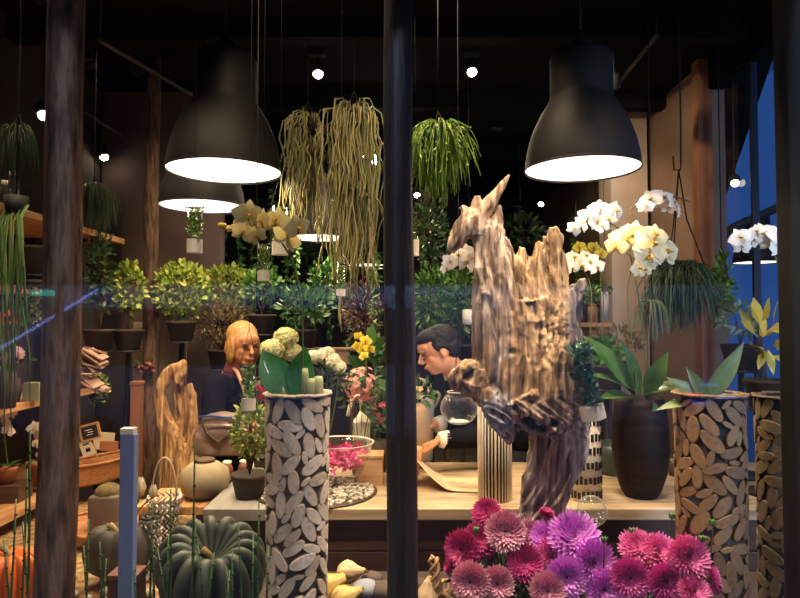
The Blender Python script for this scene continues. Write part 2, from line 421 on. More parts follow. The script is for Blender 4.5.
# ================================================================ table
T = thing('display_table', 'long wooden display table behind pumpkins and dahlias with dark plank front', 'table', (.35, 2.9, 0))
TX0, TX1 = -.79, 1.9
b = MB(); b.box((.06 + .0, 0, .73), (2.3, .8, .04), bev=.004)
b = MB(); b.box(((TX0 + .36 + TX1) / 2 - .35, 0, .73), (TX1 - TX0 - .36, .82, .045), bev=.004); b.build('tabletop', M_table, T, smooth=False)
b = MB(); b.box((TX0 + .18 - .35, 0, .731), (.34, .84, .047), bev=.004); b.build('table_leaf', M_greywood, T, smooth=False)
b = MB()
for i in range(5): b.box(((TX0 + TX1) / 2 - .35, -.36, .64 - i * .135), (TX1 - TX0 - .06, .025, .13), bev=.003)
b.build('plank_front', M_tabled, T, smooth=False)
for x in (TX0 + .06, TX1 - .06):
    for y in (-.32, .32):
        b = MB(); b.box((x - .35, y, .35), (.06, .05, .70), bev=.003); b.build('leg', M_tabled, T, smooth=False)

# display ledge
M_ledge = mat('ledge_straw', [(.13, .075, .03), (.33, .20, .08), (.5, .34, .16)], .8, scale=30, bump=.6)
sbox('trim_6', (-2.2, 1.5, 0), (-.82, 3.3, .56), M_ledge)
sbox('trim_7', (-.82, 1.5, 0), (2.0, 2.36, .56), mat('ledge_dark', [(.03, .02, .015), (.07, .04, .03)], .7, scale=12))

# ================================================================ wall shelves
def shelf(z, y0, y1, x1, label):
    t = thing('wall_shelf', label, 'shelf', (-2.0, (y0 + y1) / 2, z), 'pine shelves on the dark wall')
    b = MB(); b.box(((x1 - 2.2) / 2 + 2.0, 0, -.015), (x1 + 2.2, y1 - y0, .035), bev=.003); b.build('shelf_board', M_shelf, t, smooth=False)
    for y in (y0 + .3, y1 - .3):
        b = MB(); yy = y - (y0 + y1) / 2
        b.box((-.17, yy, -.12), (.03, .02, .2)); b.box((0, yy, -.045), (.3, .02, .02)); b.build('bracket', M_black, t, smooth=False)
    return t
shelf(.655, 2.1, 3.75, -1.70, 'lowest pine shelf, holding orchid pots and the wicker basket')
shelf(1.12, 2.1, 3.65, -1.74, 'pine shelf at middle height holding green boxes and pink blooms')
shelf(1.66, 2.1, 3.3, -1.76, 'pine shelf above, draped with trailing ivy')
shelf(2.02, 2.1, 3.95, -1.76, 'topmost pine shelf under the bright spotlight')
# ---------------------------------------------------------------- panel for the ceiling mirrored in the side window
def poly_px(pts, Y): return [P(x, y, Y) for x, y in pts]
aw = thing('mirrored_ceiling', 'black sloping panel outside the side window, added for the mirrored dark ceiling', 'mirrored_ceiling', P(715, 100, 5.6))  # panel added to imitate the dark ceiling mirrored in the side glass
A0 = poly_px([(660, -40), (785, -40), (776, 50), (711, 240), (660, 240)], 5.6)
b = MB(); off = aw.location
vs = [q - off for q in A0] + [q - off + Vector((.25, 1.6, 0)) for q in A0]
b.add(vs, [(0, 1, 2, 3, 4), (9, 8, 7, 6, 5)] + [(i, i + 5, (i + 1) % 5 + 5, (i + 1) % 5) for i in range(5)]); b.build('ceiling_panel', M_void, aw, smooth=False)
b = MB(); b.tube([P(x, y, 5.2) - off for x, y in ((700, 245), (716, 244), (722, 240), (726, 233), (734, 227), (755, 218), (790, 202))], .035, 8); b.build('dark_arm', M_black, aw)

# ================================================================ foliage helpers
def bushleaves(b, c, r, n, L, W, shell=.55, up=.3, mi=0, cup=.25, bend=.5, nseg=3, drop=0):
    c = Vector(c)
    for i in range(n):
        v = rv(1); k = rnd.uniform(shell, 1) ** .7
        p = c + Vector((v.x * r[0] * k, v.y * r[1] * k, v.z * r[2] * k))
        d = (v + rv(.8) + Vector((0, 0, up - drop))).normalized()
        l = L * rnd.uniform(.6, 1.25)
        b.blade(p, d, rv(1), l, l * W / L * rnd.uniform(.8, 1.2), bend=-bend * rnd.random(), cup=cup, n=nseg, mi=mi)
def branches(b, base, c, r, n, rad=.003):
    for i in range(n):
        v = rv(.8); e = Vector(c) + Vector((v.x * r[0], v.y * r[1], v.z * r[2]))
        b.tube(qbez(base, (Vector(base) + e) / 2 + Vector((0, 0, .04)) + rv(.02), e, 5), [rad * (1 - .12 * q) for q in range(6)], 5)
def bush(name, px, py, Y, rx, ry, label, gm, n=260, L=.05, W=.028, cat='shrub', pot=None, stem_to=None, group=None, ryy=None, sup=0, hang=False, **kw):
    c = P(px, py, Y); s = S(Y); r = (rx * s, (ryy or rx * .7) * s, ry * s)
    base = Vector((0, 0, 0)) if stem_to is None else Vector((0, 0, 0))
    root_z = (P(px, stem_to, Y).z if stem_to else c.z - r[2])
    t = thing(name, label, cat, (c.x, c.y, root_z), group)
    cl = Vector((0, 0, c.z - root_z))
    b = MB(); bushleaves(b, cl, r, n, L, W, **kw); b.build('leaves', gm, t)
    b = MB(); branches(b, (0, 0, 0), cl, r, min(30, max(5, n // 25))); b.build('stem', M_stemb, t)
    if hang:
        b = MB(); b.tube([(0, 0, 0), (0, 0, CZ - root_z)], .003, 5); b.build('hanging_wire', M_wire, t)
    elif sup is not None:
        h = min(.12, root_z - sup); pr = min(.09, h * .8)
        b = MB(); b.lathe([(.001, -h), (pr * .7, -h), (pr * .95, -.012), (pr, -.01), (pr, .004), (pr * .85, .004), (.001, -.01)], 20); b.build('pot', M_pot if h > .05 else M_black, t)
        if root_z - sup > h + .02:
            b = MB(); b.lathe([(.001, -(root_z - sup)), (.09, -(root_z - sup)), (.09, -(root_z - sup) + .015), (.014, -(root_z - sup) + .03), (.014, -h - .012), (pr * .8, -h - .01), (pr * .8, -h), (.001, -h)], 14); b.build('pot_stand', M_black, t)
    return t
M_pot = mat('pot_umber', [(.02, .013, .009), (.04, .025, .017)], .8)
def hangball(px, py, Y, rx, ry, label, gm, n=420, rad=.0022, hang=None, name='hanging_fern', length=1.0, flat=False, cat='fern', leaflets=0, wild=.08):
    c = P(px, py, Y); s = S(Y); R = rx * s; H = ry * s
    t = thing(name, label, cat, c)
    b = MB(); lf = MB()
    for i in range(n):
        an = rnd.uniform(0, 2 * PI); out = R * rnd.uniform(.15, 1); dz = H * rnd.uniform(.3, 1.0) * (1.25 - .5 * out / R) * length
        o = Vector((math.cos(an), math.sin(an), 0))
        a0 = Vector((0, 0, H * .55)) + o * R * .15 * rnd.random() + rv(R * .15)
        m_ = o * out * .9 + Vector((0, 0, H * rnd.uniform(.5, .95)))
        e_ = o * out + Vector((0, 0, H * .35 - dz * 1.3)) + rv(R * wild)
        pts = qbez(a0, m_, e_, 7); w = rad * rnd.uniform(.7, 1.5)
        b.tube(pts, [w, w, w, w, w * .9, w * .8, w * .6, w * .3], 3, cap=False)
        for q in range(leaflets):
            k = rnd.randint(2, 6); b.blade(pts[k], (pts[k + 1] - pts[k]).normalized() + rv(.7), rv(1), rad * 9, rad * 3, n=2)
    b.build('fronds', gm, t)
    b = MB(); b.ball((0, 0, H * .35), (R * .35, R * .35, H * .3), 12, 8); b.build('root_ball', M_soil, t)
    if hang:
        b = MB(); b.tube([(0, 0, H * .5), (0, 0, CZ - c.z)], .003, 5)
        for q in range(3):
            a = q * 2.1; b.tube([(R * .35 * math.cos(a), R * .35 * math.sin(a), H * .35), (0, 0, H * .95)], .002, 4)
        b.build('hanging_wire', M_wire, t)
    return t
hangball(438, 152, 2.45, 34, 44, 'bright green bushy fern ball hanging right beside the central dark pole', G_fern, n=620, rad=.0026, hang=True, leaflets=4, wild=.35)
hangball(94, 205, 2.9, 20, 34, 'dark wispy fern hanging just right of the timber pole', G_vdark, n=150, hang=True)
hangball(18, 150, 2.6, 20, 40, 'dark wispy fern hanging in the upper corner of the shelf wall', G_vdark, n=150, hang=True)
hangball(100, 205, 3.7, 20, 26, 'dark drooping fern at the end of the topmost shelf', G_dark, n=150, hang=True)
hangball(681, 290, 2.9, 36, 42, 'large dark hanging fern against the brown wall beneath cream orchids', mat('leaf_deep', [(.008, .02, .006), (.018, .045, .012), (.03, .07, .02)], .6, src='island'), n=560, rad=.003, hang=False, leaflets=1, wild=.25)
hangball(652, 318, 2.7, 17, 28, 'small spidery hanging plant with pale crown beside the plaster column', mat('leaf_spider', [(.04, .09, .04), (.12, .18, .07), (.35, .32, .2)], .5, src='island'), n=150, rad=.0022, hang=True)
# ---- trailing rhipsalis
def trailing(px, top, Y, w, label, n, zmin, zmax, tangle=.3):
    c = P(px, top, Y); s = S(Y)
    t = thing('trailing_cactus', label, 'hanging plant', c, None)
    b = MB()
    for i in range(n):
        xx = rnd.gauss(0, .42) * w * s; xx = max(-w * s, min(w * s, xx)); yy = rnd.uniform(-.12, .12)
        ln = (zmin + (zmax - zmin) * rnd.random() ** 1.3) * s
        top_h = rnd.uniform(-.02, .035)
        pts = [Vector((xx * .25, yy * .3, -.02)), Vector((xx * .6, yy * .6, top_h + .02)), Vector((xx * .92, yy, top_h))]
        k = 9; ph = rnd.uniform(0, 6); am = rnd.uniform(.003, .013)
        for q in range(1, k + 1):
            u = q / k
            pts.append(Vector((xx + am * math.sin(ph + u * 7) + .006 * math.sin(ph * 3 + u * 17), yy + am * math.cos(ph + u * 6), top_h - .012 - ln * u)))
        rr = rnd.uniform(.0025, .0052)
        b.tube(pts, [rr * .7] + [rr] * (len(pts) - 3) + [rr * .9, rr * .5], 4, cap=True, flat=.6)
        if rnd.random() < .5:
            k = rnd.randint(5, 10); p = pts[k]; e = p + Vector((rnd.uniform(-.04, .04), rnd.uniform(-.02, .02), -rnd.uniform(.05, .14)))
            b.tube(qbez(p, (p + e) / 2 + Vector(((e.x - p.x) * .5, 0, .01)), e, 4), rr * .8, 4, flat=.6)
    b.build('strands', G_rhip, t)
    b = MB(); b.ball((0, 0, -.02), (w * s * .55, .08, .05), 12, 8); b.build('root_ball', M_soil, t)
    b = MB(); b.tube([(0, 0, 0), (0, 0, CZ - c.z)], .0025, 5); b.tube([(-w * s * .4, 0, -.02), (0, 0, .1)], .002, 4); b.tube([(w * s * .4, 0, -.02), (0, 0, .1)], .002, 4)
    b.build('hanging_wire', M_wire, t)
    return t
trailing(308, 124, 2.6, 26, 'shorter trailing cactus with pale strands beside the big front lamp', 110, 30, 125)
trailing(354, 116, 2.45, 30, 'long trailing cactus whose stringy strands fall beside the central pole', 170, 60, 190)
t = thing('trailing_cactus', 'single long twisted pale strand hanging lowest among the trailing plants', 'hanging plant', P(341, 200, 2.4))
b = MB()
s = S(2.4)
for j in range(3):
    b.tube([((math.sin(q * 1.1 + j * 2) * 1.6 + j) * s, .01 * j, -q * 11 * s) for q in range(13 - j * 2)], [.005] * (12 - j * 2) + [.002], 5)
b.build('strands', G_rhip, t)
b = MB(); b.tube([(0, 0, 0), (0, 0, .25)], .002, 4); b.build('hanging_wire', M_wire, t)

# ================================================================ hanging tube planters
M_sand = mat('white_sand', [(.62, .58, .5), (.75, .71, .63)], .7, scale=30)
def tubeplanter(px, top, bot, Y, w, label, white=.3, gm=G_fern, tilt=0, wire=True, grp='glass tube planters on wires'):
    s = S(Y); H = (bot - top) * s; R = w * s / 2; c = P(px, bot, Y)
    t = thing('tube_planter', label, 'planter', c, grp, rot=(0, tilt, 0))
    b = MB(); b.lathe([(R * .98, 0), (R, .002), (R, H), (R * .94, H), (R * .94, .003)], 20); b.build('glass_tube', M_glass, t)
    b = MB(); b.lathe([(.001, 0), (R * .9, 0), (R * .9, H * white), (.001, H * white)], 20); b.build('white_base', M_sand, t)
    b = MB(); b.lathe([(R * 1.01, 0), (R * 1.01, H * white)], 20); b.build('frosted_band', M_sand, t)
    b = MB()
    for i in range(260 if tilt else 110):
        z = rnd.uniform(H * white, H * .92); a = rnd.uniform(0, 6.3); q = R * .7 * math.sqrt(rnd.random())
        b.blade((q * math.cos(a), q * math.sin(a), z), rv(1) + Vector((0, 0, .8)), rv(1), R * .8, R * .5, n=2, bend=.5)
    b.build('leaves', gm, t)
    if wire:
        b = MB()
        for sx in (-1, 1): b.tube([(sx * R, 0, H * .92), (sx * R * 1.15, 0, H), (0, 0, H + .12)], .0009, 4)
        b.tube([(0, 0, H + .12), (0, 0, CZ - c.z)], .0008, 4)
        b.tube([(-R * 1.3, 0, H * .93), (R * 1.3, 0, H * .93)], .003, 5); b.build('hanger_wire', M_wire, t)
    return t
tubeplanter(194.5, 204, 253, 2.1, 15, 'glass tube planter hanging right under the front left lamp', .28)
tubeplanter(263, 243, 281, 2.1, 12, 'narrow glass tube planter hanging below the yellow orchid blossoms', .27)
tubeplanter(280, 206, 255, 2.2, 16, 'glass tube planter half hidden behind the yellow orchid, frosted white foot', .27)
tubeplanter(341, 262, 296, 2.2, 9, 'tiny tube planter hanging beside the long twisted strand', .2)
tubeplanter(248.5, 364, 410, 2.1, 14, 'glass tube planter with leafy filling hanging before the woman', .25)
tubeplanter(415, 215, 256, 2.5, 8, 'slim tube planter hanging right against the central pole', .4)
tubeplanter(594, 340, 419, 2.0, 24, 'large tilted tube planter filled with teal moss on the driftwood flank', .18,
            mat('moss_teal', [(.01, .06, .05), (.03, .14, .11), (.05, .16, .07)], .7, src='island'), tilt=-.21, wire=False)
for (x, y, Y, w, h, lab) in ((469, 317, 3.6, 13, 15, 'square white hanging pot beside the driftwood neck'), (605, 306, 4.2, 7, 28, 'slim white hanging pot in front of the plaster column')):
    c = P(x, y, Y); s = S(Y)
    t = thing('hanging_pot', lab, 'pot', c)
    b = MB(); r = w * s / 2; hh = h * s / 2; b.lathe([(.001, -hh), (r, -hh), (r, hh), (r * .88, hh), (r * .88, hh * .7), (.001, hh * .7)], 20); b.build('pot_body', M_white, t)
    b = MB(); b.tube([(-r, 0, hh), (0, 0, hh + .12), (r, 0, hh)], .0015, 4); b.tube([(0, 0, hh + .12), (0, 0, CZ - c.z)], .0015, 4); b.build('hanger_wire', M_wire, t)
    b = MB(); bushleaves(b, (0, 0, hh + .02), (r, r, .03), 25, .04, .02); b.build('leaves', G_mid, t)
t = thing('bead_string', 'thin dark beaded string hanging straight down beside the front lamp shade', 'string', P(257, 200, 2.05))
b = MB(); b.tube([(0, 0, 1.2), (0, 0, -.0), (.002, 0, -.36)], .0014, 4); b.build('cord_line', M_wire, t)
b = MB(); b.ball((0, 0, -.37), .006, 8, 6); b.build('bead', M_wire, t)
# hook chain right
t = thing('chain_hanger', 'black wire hook and triangular hanger carrying the dark fern before the brown wall', 'hook', P(681, 170, 2.7))
b = MB(); s = S(2.7)
b.tube([(0, 0, CZ - t.location.z), (.002, 0, .25), (0, 0, .02), (-.004, 0, .0), (-.03, 0, 0), (-.034, 0, .06)], .004, 6); b.build('hook', M_wire, t)
b = MB(); b.tube([(-.01, 0, 0), (-9 * s, 0, -60 * s), (-16 * s, 0, -102 * s)], .0035, 6); b.tube([(-.01, 0, 0), (5 * s, 0, -50 * s), (22 * s, 0, -96 * s)], .0035, 6); b.tube([(-.01, .0, 0), (0, .1, -100 * s)], .003, 6); b.build('hanger_arms', M_wire, t)

# ================================================================ orchids
M_pw = mat('orchid_white', [(.72, .64, .5), (.9, .84, .74), (.88, .80, .68)], .55, src='t', sub=.0)
M_pc = mat('orchid_cream', [(.62, .50, .17), (.82, .72, .42), (.86, .78, .52)], .55, src='t')
M_py = mat('orchid_yellow', [(.62, .48, .12), (.80, .66, .22), (.82, .70, .32)], .55, src='t')
M_pyy = mat('orchid_bright_yellow', [(.55, .35, .02), (.75, .6, .04), (.8, .68, .08)], .5, src='t')
M_lip = mat('orchid_lip', [(.55, .33, .03), (.7, .45, .08)], .5)
def blossom_mesh(pm):
    b = MB(); z = Vector((0, -1, 0))
    for an, L, W in ((90, .9, .62), (215, .9, .6), (325, .9, .6)):
        a = math.radians(an); d = Vector((math.cos(a), 0, math.sin(a)))
        b.blade(d * .03 + Vector((0, .03, 0)), d - z * .0 + Vector((0, -.12, 0)), z, L, W, bend=-.45, cup=-.1, n=5, pw=.85)
    for an in (12, 168):
        a = math.radians(an); d = Vector((math.cos(a), 0, math.sin(a)))
        b.blade(d * .02 + Vector((0, -.02, 0)), d + Vector((0, -.15, 0)), z, 1.0, 1.05, bend=-.4, cup=-.08, n=5, pw=.75, base=.2)
    b.ball((0, -.12, .0), (.1, .13, .1), 8, 6, mi=1)
    b.blade((0, -.1, -.05), (0, -.8, -.6), (0, -.6, .8), .38, .3, bend=1.0, cup=.5, n=4, mi=1)
    for sx in (-1, 1): b.blade((0, -.1, -.04), (sx * .8, -.7, .1), (0, 0, 1), .28, .22, bend=.8, cup=.4, n=3, mi=1)
    return b.mesh('blossom', [pm, M_lip])
BM = {}
def orchid(name, base, stem, flowers, label, pm, sz, stem_r=.003, buds=0, Y=2.0, facing=0, pot=None, stemm=None, group=None, leaves=0, leafL=.2):
    """base px, stem [(px,py)...], flowers [(px,py,size px[,roll,yaw])]"""
    c = P(*base, Y); t = thing(name, label, 'orchid', c, group)
    b = MB(); pts = [P(x, y, Y) - c for x, y in stem]
    sm = []
    for i in range(len(pts) - 1):
        for q in range(5): sm.append(pts[i].lerp(pts[i + 1], q / 5))
    sm.append(pts[-1])
    for _ in range(4): sm = [sm[0]] + [(sm[i - 1] + sm[i] * 2 + sm[i + 1]) / 4 for i in range(1, len(sm) - 1)] + [sm[-1]]
    b.tube(sm, stem_r, 6)
    if pm.name not in BM: BM[pm.name] = blossom_mesh(pm)
    bl = []
    for i, fl in enumerate(flowers):
        x, y, w = fl[:3]; yaw = fl[3] if len(fl) > 3 else rnd.uniform(-.5, .5)
        p = P(x, y, Y - .03 + rnd.uniform(-.02, .02)) - c; k = w * S(Y) / 1.42
        o = bpy.data.objects.new('blossom', BM[pm.name]); COL.objects.link(o); o.parent = t
        o.location = p; o.scale = (k, k, k); o.rotation_euler = (rnd.uniform(-.35, .25), rnd.uniform(-.5, .5), facing + yaw)
        near = min(sm, key=lambda q: (q - p).length)
        b.tube(qbez(near, (near + p) / 2 + Vector((0, 0, .01)), p + Vector((0, .005, 0)), 4), stem_r * .55, 5)
    if buds:
        d0 = (sm[-1] - sm[-4]).normalized()
        for q in range(buds):
            o = MB(); pp = sm[-1 - q * 2] + Vector((0, 0, (-1) ** q * .008)); o.ball((0, 0, 0), (.011 - .002 * q + .004, .009, .009), 8, 6); o.build('bud', M_lip if pm is not M_pw else M_stem, t, loc=pp)
    b.build('stem', stemm or M_stem, t)
    for q in range(leaves):
        o = MB(); a = q * 2.4 + .4; d = Vector((math.cos(a), math.sin(a) * .7, .55)); o.blade((0, 0, 0), d, (0, 0, 1), leafL * rnd.uniform(.8, 1.1), leafL * .3, bend=-.9, cup=.25, n=7, pw=.7, base=.25); o.build('leaf', G_orch, t)
    if pot:
        pr, ph, pmm = pot; o = MB(); o.lathe([(.001, -ph), (pr * .75, -ph), (pr * .95, -.015), (pr, -.012), (pr, .003), (pr * .88, .003), (pr * .86, -.02), (.001, -.02)], 24); o.build('pot', pmm, t)
    return t
# yellow orchid spray in front left
orchid('yellow_orchid', (303, 394), [(303, 394), (303, 345), (302, 300), (294, 262), (278, 236), (262, 225), (240, 224), (222, 228)],
       [(249, 216, 26), (262, 222, 22, -.9), (243, 232, 20), (276, 221, 24), (287, 238, 24, .5), (298, 228, 22, .7), (257, 236, 16)], 'pale yellow orchid spray arching under the front left lamp', M_py, 1, buds=3, Y=1.88)
orchid('white_orchid', (646, 399), [(646, 399), (645, 330), (632, 262), (625, 232), (600, 216), (586, 218), (571, 228)],
       [(616, 211, 17, .6), (609, 219, 16), (600, 210, 18), (597, 222, 15), (588, 217, 16), (582, 224, 14), (574, 229, 13), (603, 227, 12)], 'white orchid spray arching leftward beneath the right front lamp', M_pw, 1, buds=0, Y=2.62)
orchid('white_orchid', (648, 399), [(648, 399), (647, 300), (640, 230), (628, 212), (634, 206), (650, 198), (672, 195), (690, 202)],
       [(651, 200, 20, -.5), (646, 206, 14), (663, 199, 18), (674, 203, 18, .7), (680, 211, 16, 1.0), (668, 208, 12)], 'white orchid spray by the black wire hook above the cream blossoms', M_pw, 1, buds=0, Y=2.66, stemm=M_stemb)
orchid('cream_orchid', (638, 400), [(638, 400), (632, 340), (626, 290), (634, 258), (645, 244), (655, 240)],
       [(626, 240, 26, -.4), (616, 247, 20, -.8), (634, 233, 20), (652, 246, 32, .1), (666, 252, 30, .5), (648, 258, 24), (640, 268, 16), (655, 236, 22), (645, 270, 14)], 'large cream orchid with the biggest blossoms, right of the driftwood', M_pc, 1, Y=2.58)
orchid('white_orchid', (598, 470), [(598, 470), (596, 400), (590, 340), (592, 300), (590, 280), (580, 266), (566, 264)],
       [(566, 263, 14), (574, 258, 15), (581, 265, 16), (590, 262, 16), (597, 267, 14), (586, 256, 12), (572, 268, 12)], 'low white orchid cluster just beyond the right peak of the driftwood', M_pw, 1, Y=3.1)
orchid('yellow_orchid', (606, 466), [(606, 466), (604, 400), (602, 345), (604, 300), (600, 262), (590, 248), (577, 247)],
       [(579, 247, 10), (588, 250, 11), (594, 248, 11), (601, 254, 10), (585, 253, 9)], 'small mustard yellow orchid above the low white cluster', M_pyy, 1, Y=3.2)
orchid('white_orchid', (469, 312), [(469, 312), (468, 300), (464, 280), (458, 266), (446, 262)],
       [(450, 262, 14), (459, 256, 16), (466, 261, 17), (473, 258, 15), (466, 252, 14), (476, 266, 14), (446, 268, 10)], 'white orchid cluster behind the driftwood beak', M_pw, 1, Y=3.6, stemm=M_stemb)
orchid('white_orchid', (783, 398), [(783, 398), (784, 300), (779, 262), (765, 240), (742, 238)],  # solid copy in place of an orchid mirrored in the side glass
       [(741, 238, 18), (742, 247, 14), (753, 240, 18), (763, 234, 19), (771, 240, 20), (779, 236, 20), (778, 248, 16), (757, 232, 14)], 'white orchid copy standing for one mirrored in the blue side window', M_pw, 1, Y=1.93)
orchid('yellow_orchid', (368, 463), [(368, 463), (366, 420), (366, 370), (366, 350), (362, 336)],
       [(359, 337, 9), (366, 341, 10), (362, 349, 10), (369, 350, 10), (364, 356, 8), (357, 346, 8)], 'bright yellow orchid upright among the back flowers beside central pole', M_pyy, 1, Y=3.25)
# left shelf orchids
orchid('white_orchid', (8, 467), [(8, 467), (6, 450), (4, 430), (8, 416)],
       [(3, 412, 14), (11, 411, 13), (5, 422, 12), (8, 431, 10)], 'white orchid in terracotta pot on lowest shelf, close to the window edge', M_pw, 1, Y=2.95, pot=(.045, .068, M_terra), leaves=4, leafL=.09)
orchid('white_orchid', (38, 462), [(38, 462), (40, 450), (38, 438), (36, 426)],
       [(35, 428, 12), (38, 436, 12), (36, 444, 9), (40, 455, 8)], 'white orchid in brown pot partly hidden by the timber pole', M_pw, 1, Y=3.1, pot=(.055, .115, mat('pot_redbrown', [(.20, .06, .025), (.28, .10, .04)], .5)), leaves=3, leafL=.08)
# ================================================================ slice vases
M_core = mat('vase_core', [(.015, .014, .018), (.03, .028, .034)], .7)
def slice_mat(name, cols): return mat(name, cols, .6, src='island')
def slicevase(px, Y, top, w_top, w_bot, zbase, label, sm, seed, R0=None):
    r = random.Random(seed); s = S(Y); c = P(px, top, Y); H = c.z - zbase
    t = thing('mosaic_vase', label, 'vase', (c.x, Y, zbase), 'tall vases clad in oval wood slices')
    rt, rb = w_top * s / 2, w_bot * s / 2
    b = MB(); b.lathe([(.001, 0), (rb - .004, 0), (rb - .004, .01), (rt - .004, H), (rt - .012, H), (rt - .014, H - .12), (.001, H - .12)], 40); b.build('vase_body', M_core, t)
    R = (rt + rb) / 2; U = 2 * PI * R
    ovals = []
    def pts(o, k=1.0):
        x, z, a, l, w = o
        return [(x + k * (l * math.cos(q) * math.cos(a) - w * math.sin(q) * math.sin(a)), z + k * (l * math.cos(q) * math.sin(a) + w * math.sin(q) * math.cos(a))) for q in [i * PI / 8 for i in range(16)]]
    def inside(o, x, z, k=1.0):
        dx = (x - o[0] + U / 2) % U - U / 2; dz = z - o[1]
        ca, sa = math.cos(o[2]), math.sin(o[2]); u = dx * ca + dz * sa; v = -dx * sa + dz * ca
        return (u / (o[3] * k)) ** 2 + (v / (o[4] * k)) ** 2 < 1
    tries = 0
    for L0, nt in ((.0385, 16000), (.034, 8000), (.026, 5000), (.019, 3000)):
        for _ in range(nt):
            l = L0 * r.uniform(.9, 1.12); w = l * r.uniform(.40, .48)
            o = (r.uniform(0, U), r.uniform(.01, H - .012), r.uniform(0, PI), l, w)
            P_ = pts(o, .80)
            if any(z < .0 or z > H for x, z in P_): continue
            ok = True
            for q in ovals:
                dx = (q[0] - o[0] + U / 2) % U - U / 2
                if abs(dx) > .09 or abs(q[1] - o[1]) > .09: continue
                if any(inside(q, x, z, .90) for x, z in P_) or inside(q, o[0], o[1]) or inside(o, q[0], q[1]): ok = False; break
            if ok: ovals.append(o)
    b = MB()
    for o in ovals:
        an = o[0] / R; rr = rb + (rt - rb) * o[1] / H
        th = r.uniform(.004, .008); vs = []; ts = []
        def m3(x, z, h):
            a = x / R; return ((rr + h) * math.cos(a), (rr + h) * math.sin(a), z)
        for k, h in ((1.0, -.006), (1.0, th * .6), (.9, th), (.4, th * 1.0), (.12, th * 1.0)):
            for x, z in pts(o, k): vs.append(m3(x, z, h)); ts.append((.9 if k == 1 else (.55 if k == .9 else (.25 if k == .4 else .6))))
        fs = [(i * 16 + j, i * 16 + (j + 1) % 16, (i + 1) * 16 + (j + 1) % 16, (i + 1) * 16 + j) for i in range(4) for j in range(16)] + [tuple(64 + j for j in range(16))]
        b.add(vs, fs, 0, ts)
    b.build('slice_mosaic', sm, t, smooth=False)
    b = MB()
    for i in range(15):
        a = i * 2 * PI / 15 + r.uniform(-.1, .1); M = Matrix.Rotation(a, 3, 'Z')
        b.lathe([(.001, -.003), (.0265, -.003), (.0265, .003), (.001, .003)], 12, c=M @ Vector((rt + .0, 0, H + .004 + r.uniform(0, .004))), M=M @ Matrix.Diagonal((.5, 1, 1)).to_3x3())
    b.build('rim_slices', sm, t)
    return t
def woodslice(name, cols):
    m = mat(name, cols, .6, src='island'); N = m.node_tree.nodes; L = m.node_tree.links
    b = N['Principled BSDF']; base = b.inputs['Base Color'].links[0].from_socket
    a = N.new('ShaderNodeAttribute'); a.attribute_name = 't'
    r = N.new('ShaderNodeValToRGB'); r.color_ramp.elements[0].position = .25; r.color_ramp.elements[0].color = (1, 1, 1, 1)
    r.color_ramp.elements[1].position = .92; r.color_ramp.elements[1].color = (.35, .27, .2, 1)
    q = r.color_ramp.elements.new(.62); q.color = (.95, .9, .82, 1)
    L.new(a.outputs['Fac'], r.inputs[0])
    mx = N.new('ShaderNodeMix'); mx.data_type = 'RGBA'; mx.blend_type = 'MULTIPLY'; mx.inputs[0].default_value = 1
    L.new(base, mx.inputs[6]); L.new(r.outputs[0], mx.inputs[7])
    n = N.new('ShaderNodeTexNoise'); n.inputs['Scale'].default_value = 70
    tc = N['Texture Coordinate'] if 'Texture Coordinate' in N else N.new('ShaderNodeTexCoord'); L.new(tc.outputs['Object'], n.inputs['Vector'])
    r2 = N.new('ShaderNodeValToRGB'); r2.color_ramp.elements[0].position = .35; r2.color_ramp.elements[0].color = (.45, .36, .3, 1); r2.color_ramp.elements[1].position = .5; r2.color_ramp.elements[1].color = (1, 1, 1, 1)
    L.new(n.outputs['Fac'], r2.inputs[0])
    m2 = N.new('ShaderNodeMix'); m2.data_type = 'RGBA'; m2.blend_type = 'MULTIPLY'; m2.inputs[0].default_value = .35
    L.new(mx.outputs[2], m2.inputs[6]); L.new(r2.outputs[0], m2.inputs[7]); L.new(m2.outputs[2], b.inputs['Base Color'])
    return m
SL1 = woodslice('slice_pale', [(.62, .52, .42), (.88, .82, .74), (.78, .71, .62), (.58, .50, .40), (.92, .88, .84)])
SL2 = woodslice('slice_tan', [(.26, .145, .065), (.40, .25, .125), (.33, .20, .10), (.22, .13, .075)])
SL3 = woodslice('slice_mirror_dim', [(.14, .10, .05), (.20, .15, .08), (.16, .11, .06)])  # darker slices, dimness of a reflection put into the colour
slicevase(298, 1.88, 395, 60, 54, .561, 'pale mosaic vase of oval wood slices holding two broad green leaves', SL1, 3)
slicevase(709, 1.88, 395, 62, 60, .561, 'brown mosaic vase of oval wood slices right of the dark urn', SL2, 5)
slicevase(789, 1.93, 398, 58, 56, .561, 'dim mosaic vase copy standing for a mirrored one at the right window jamb, partly cut off', SL3, 8)  # solid copy in place of a vase mirrored in the side glass
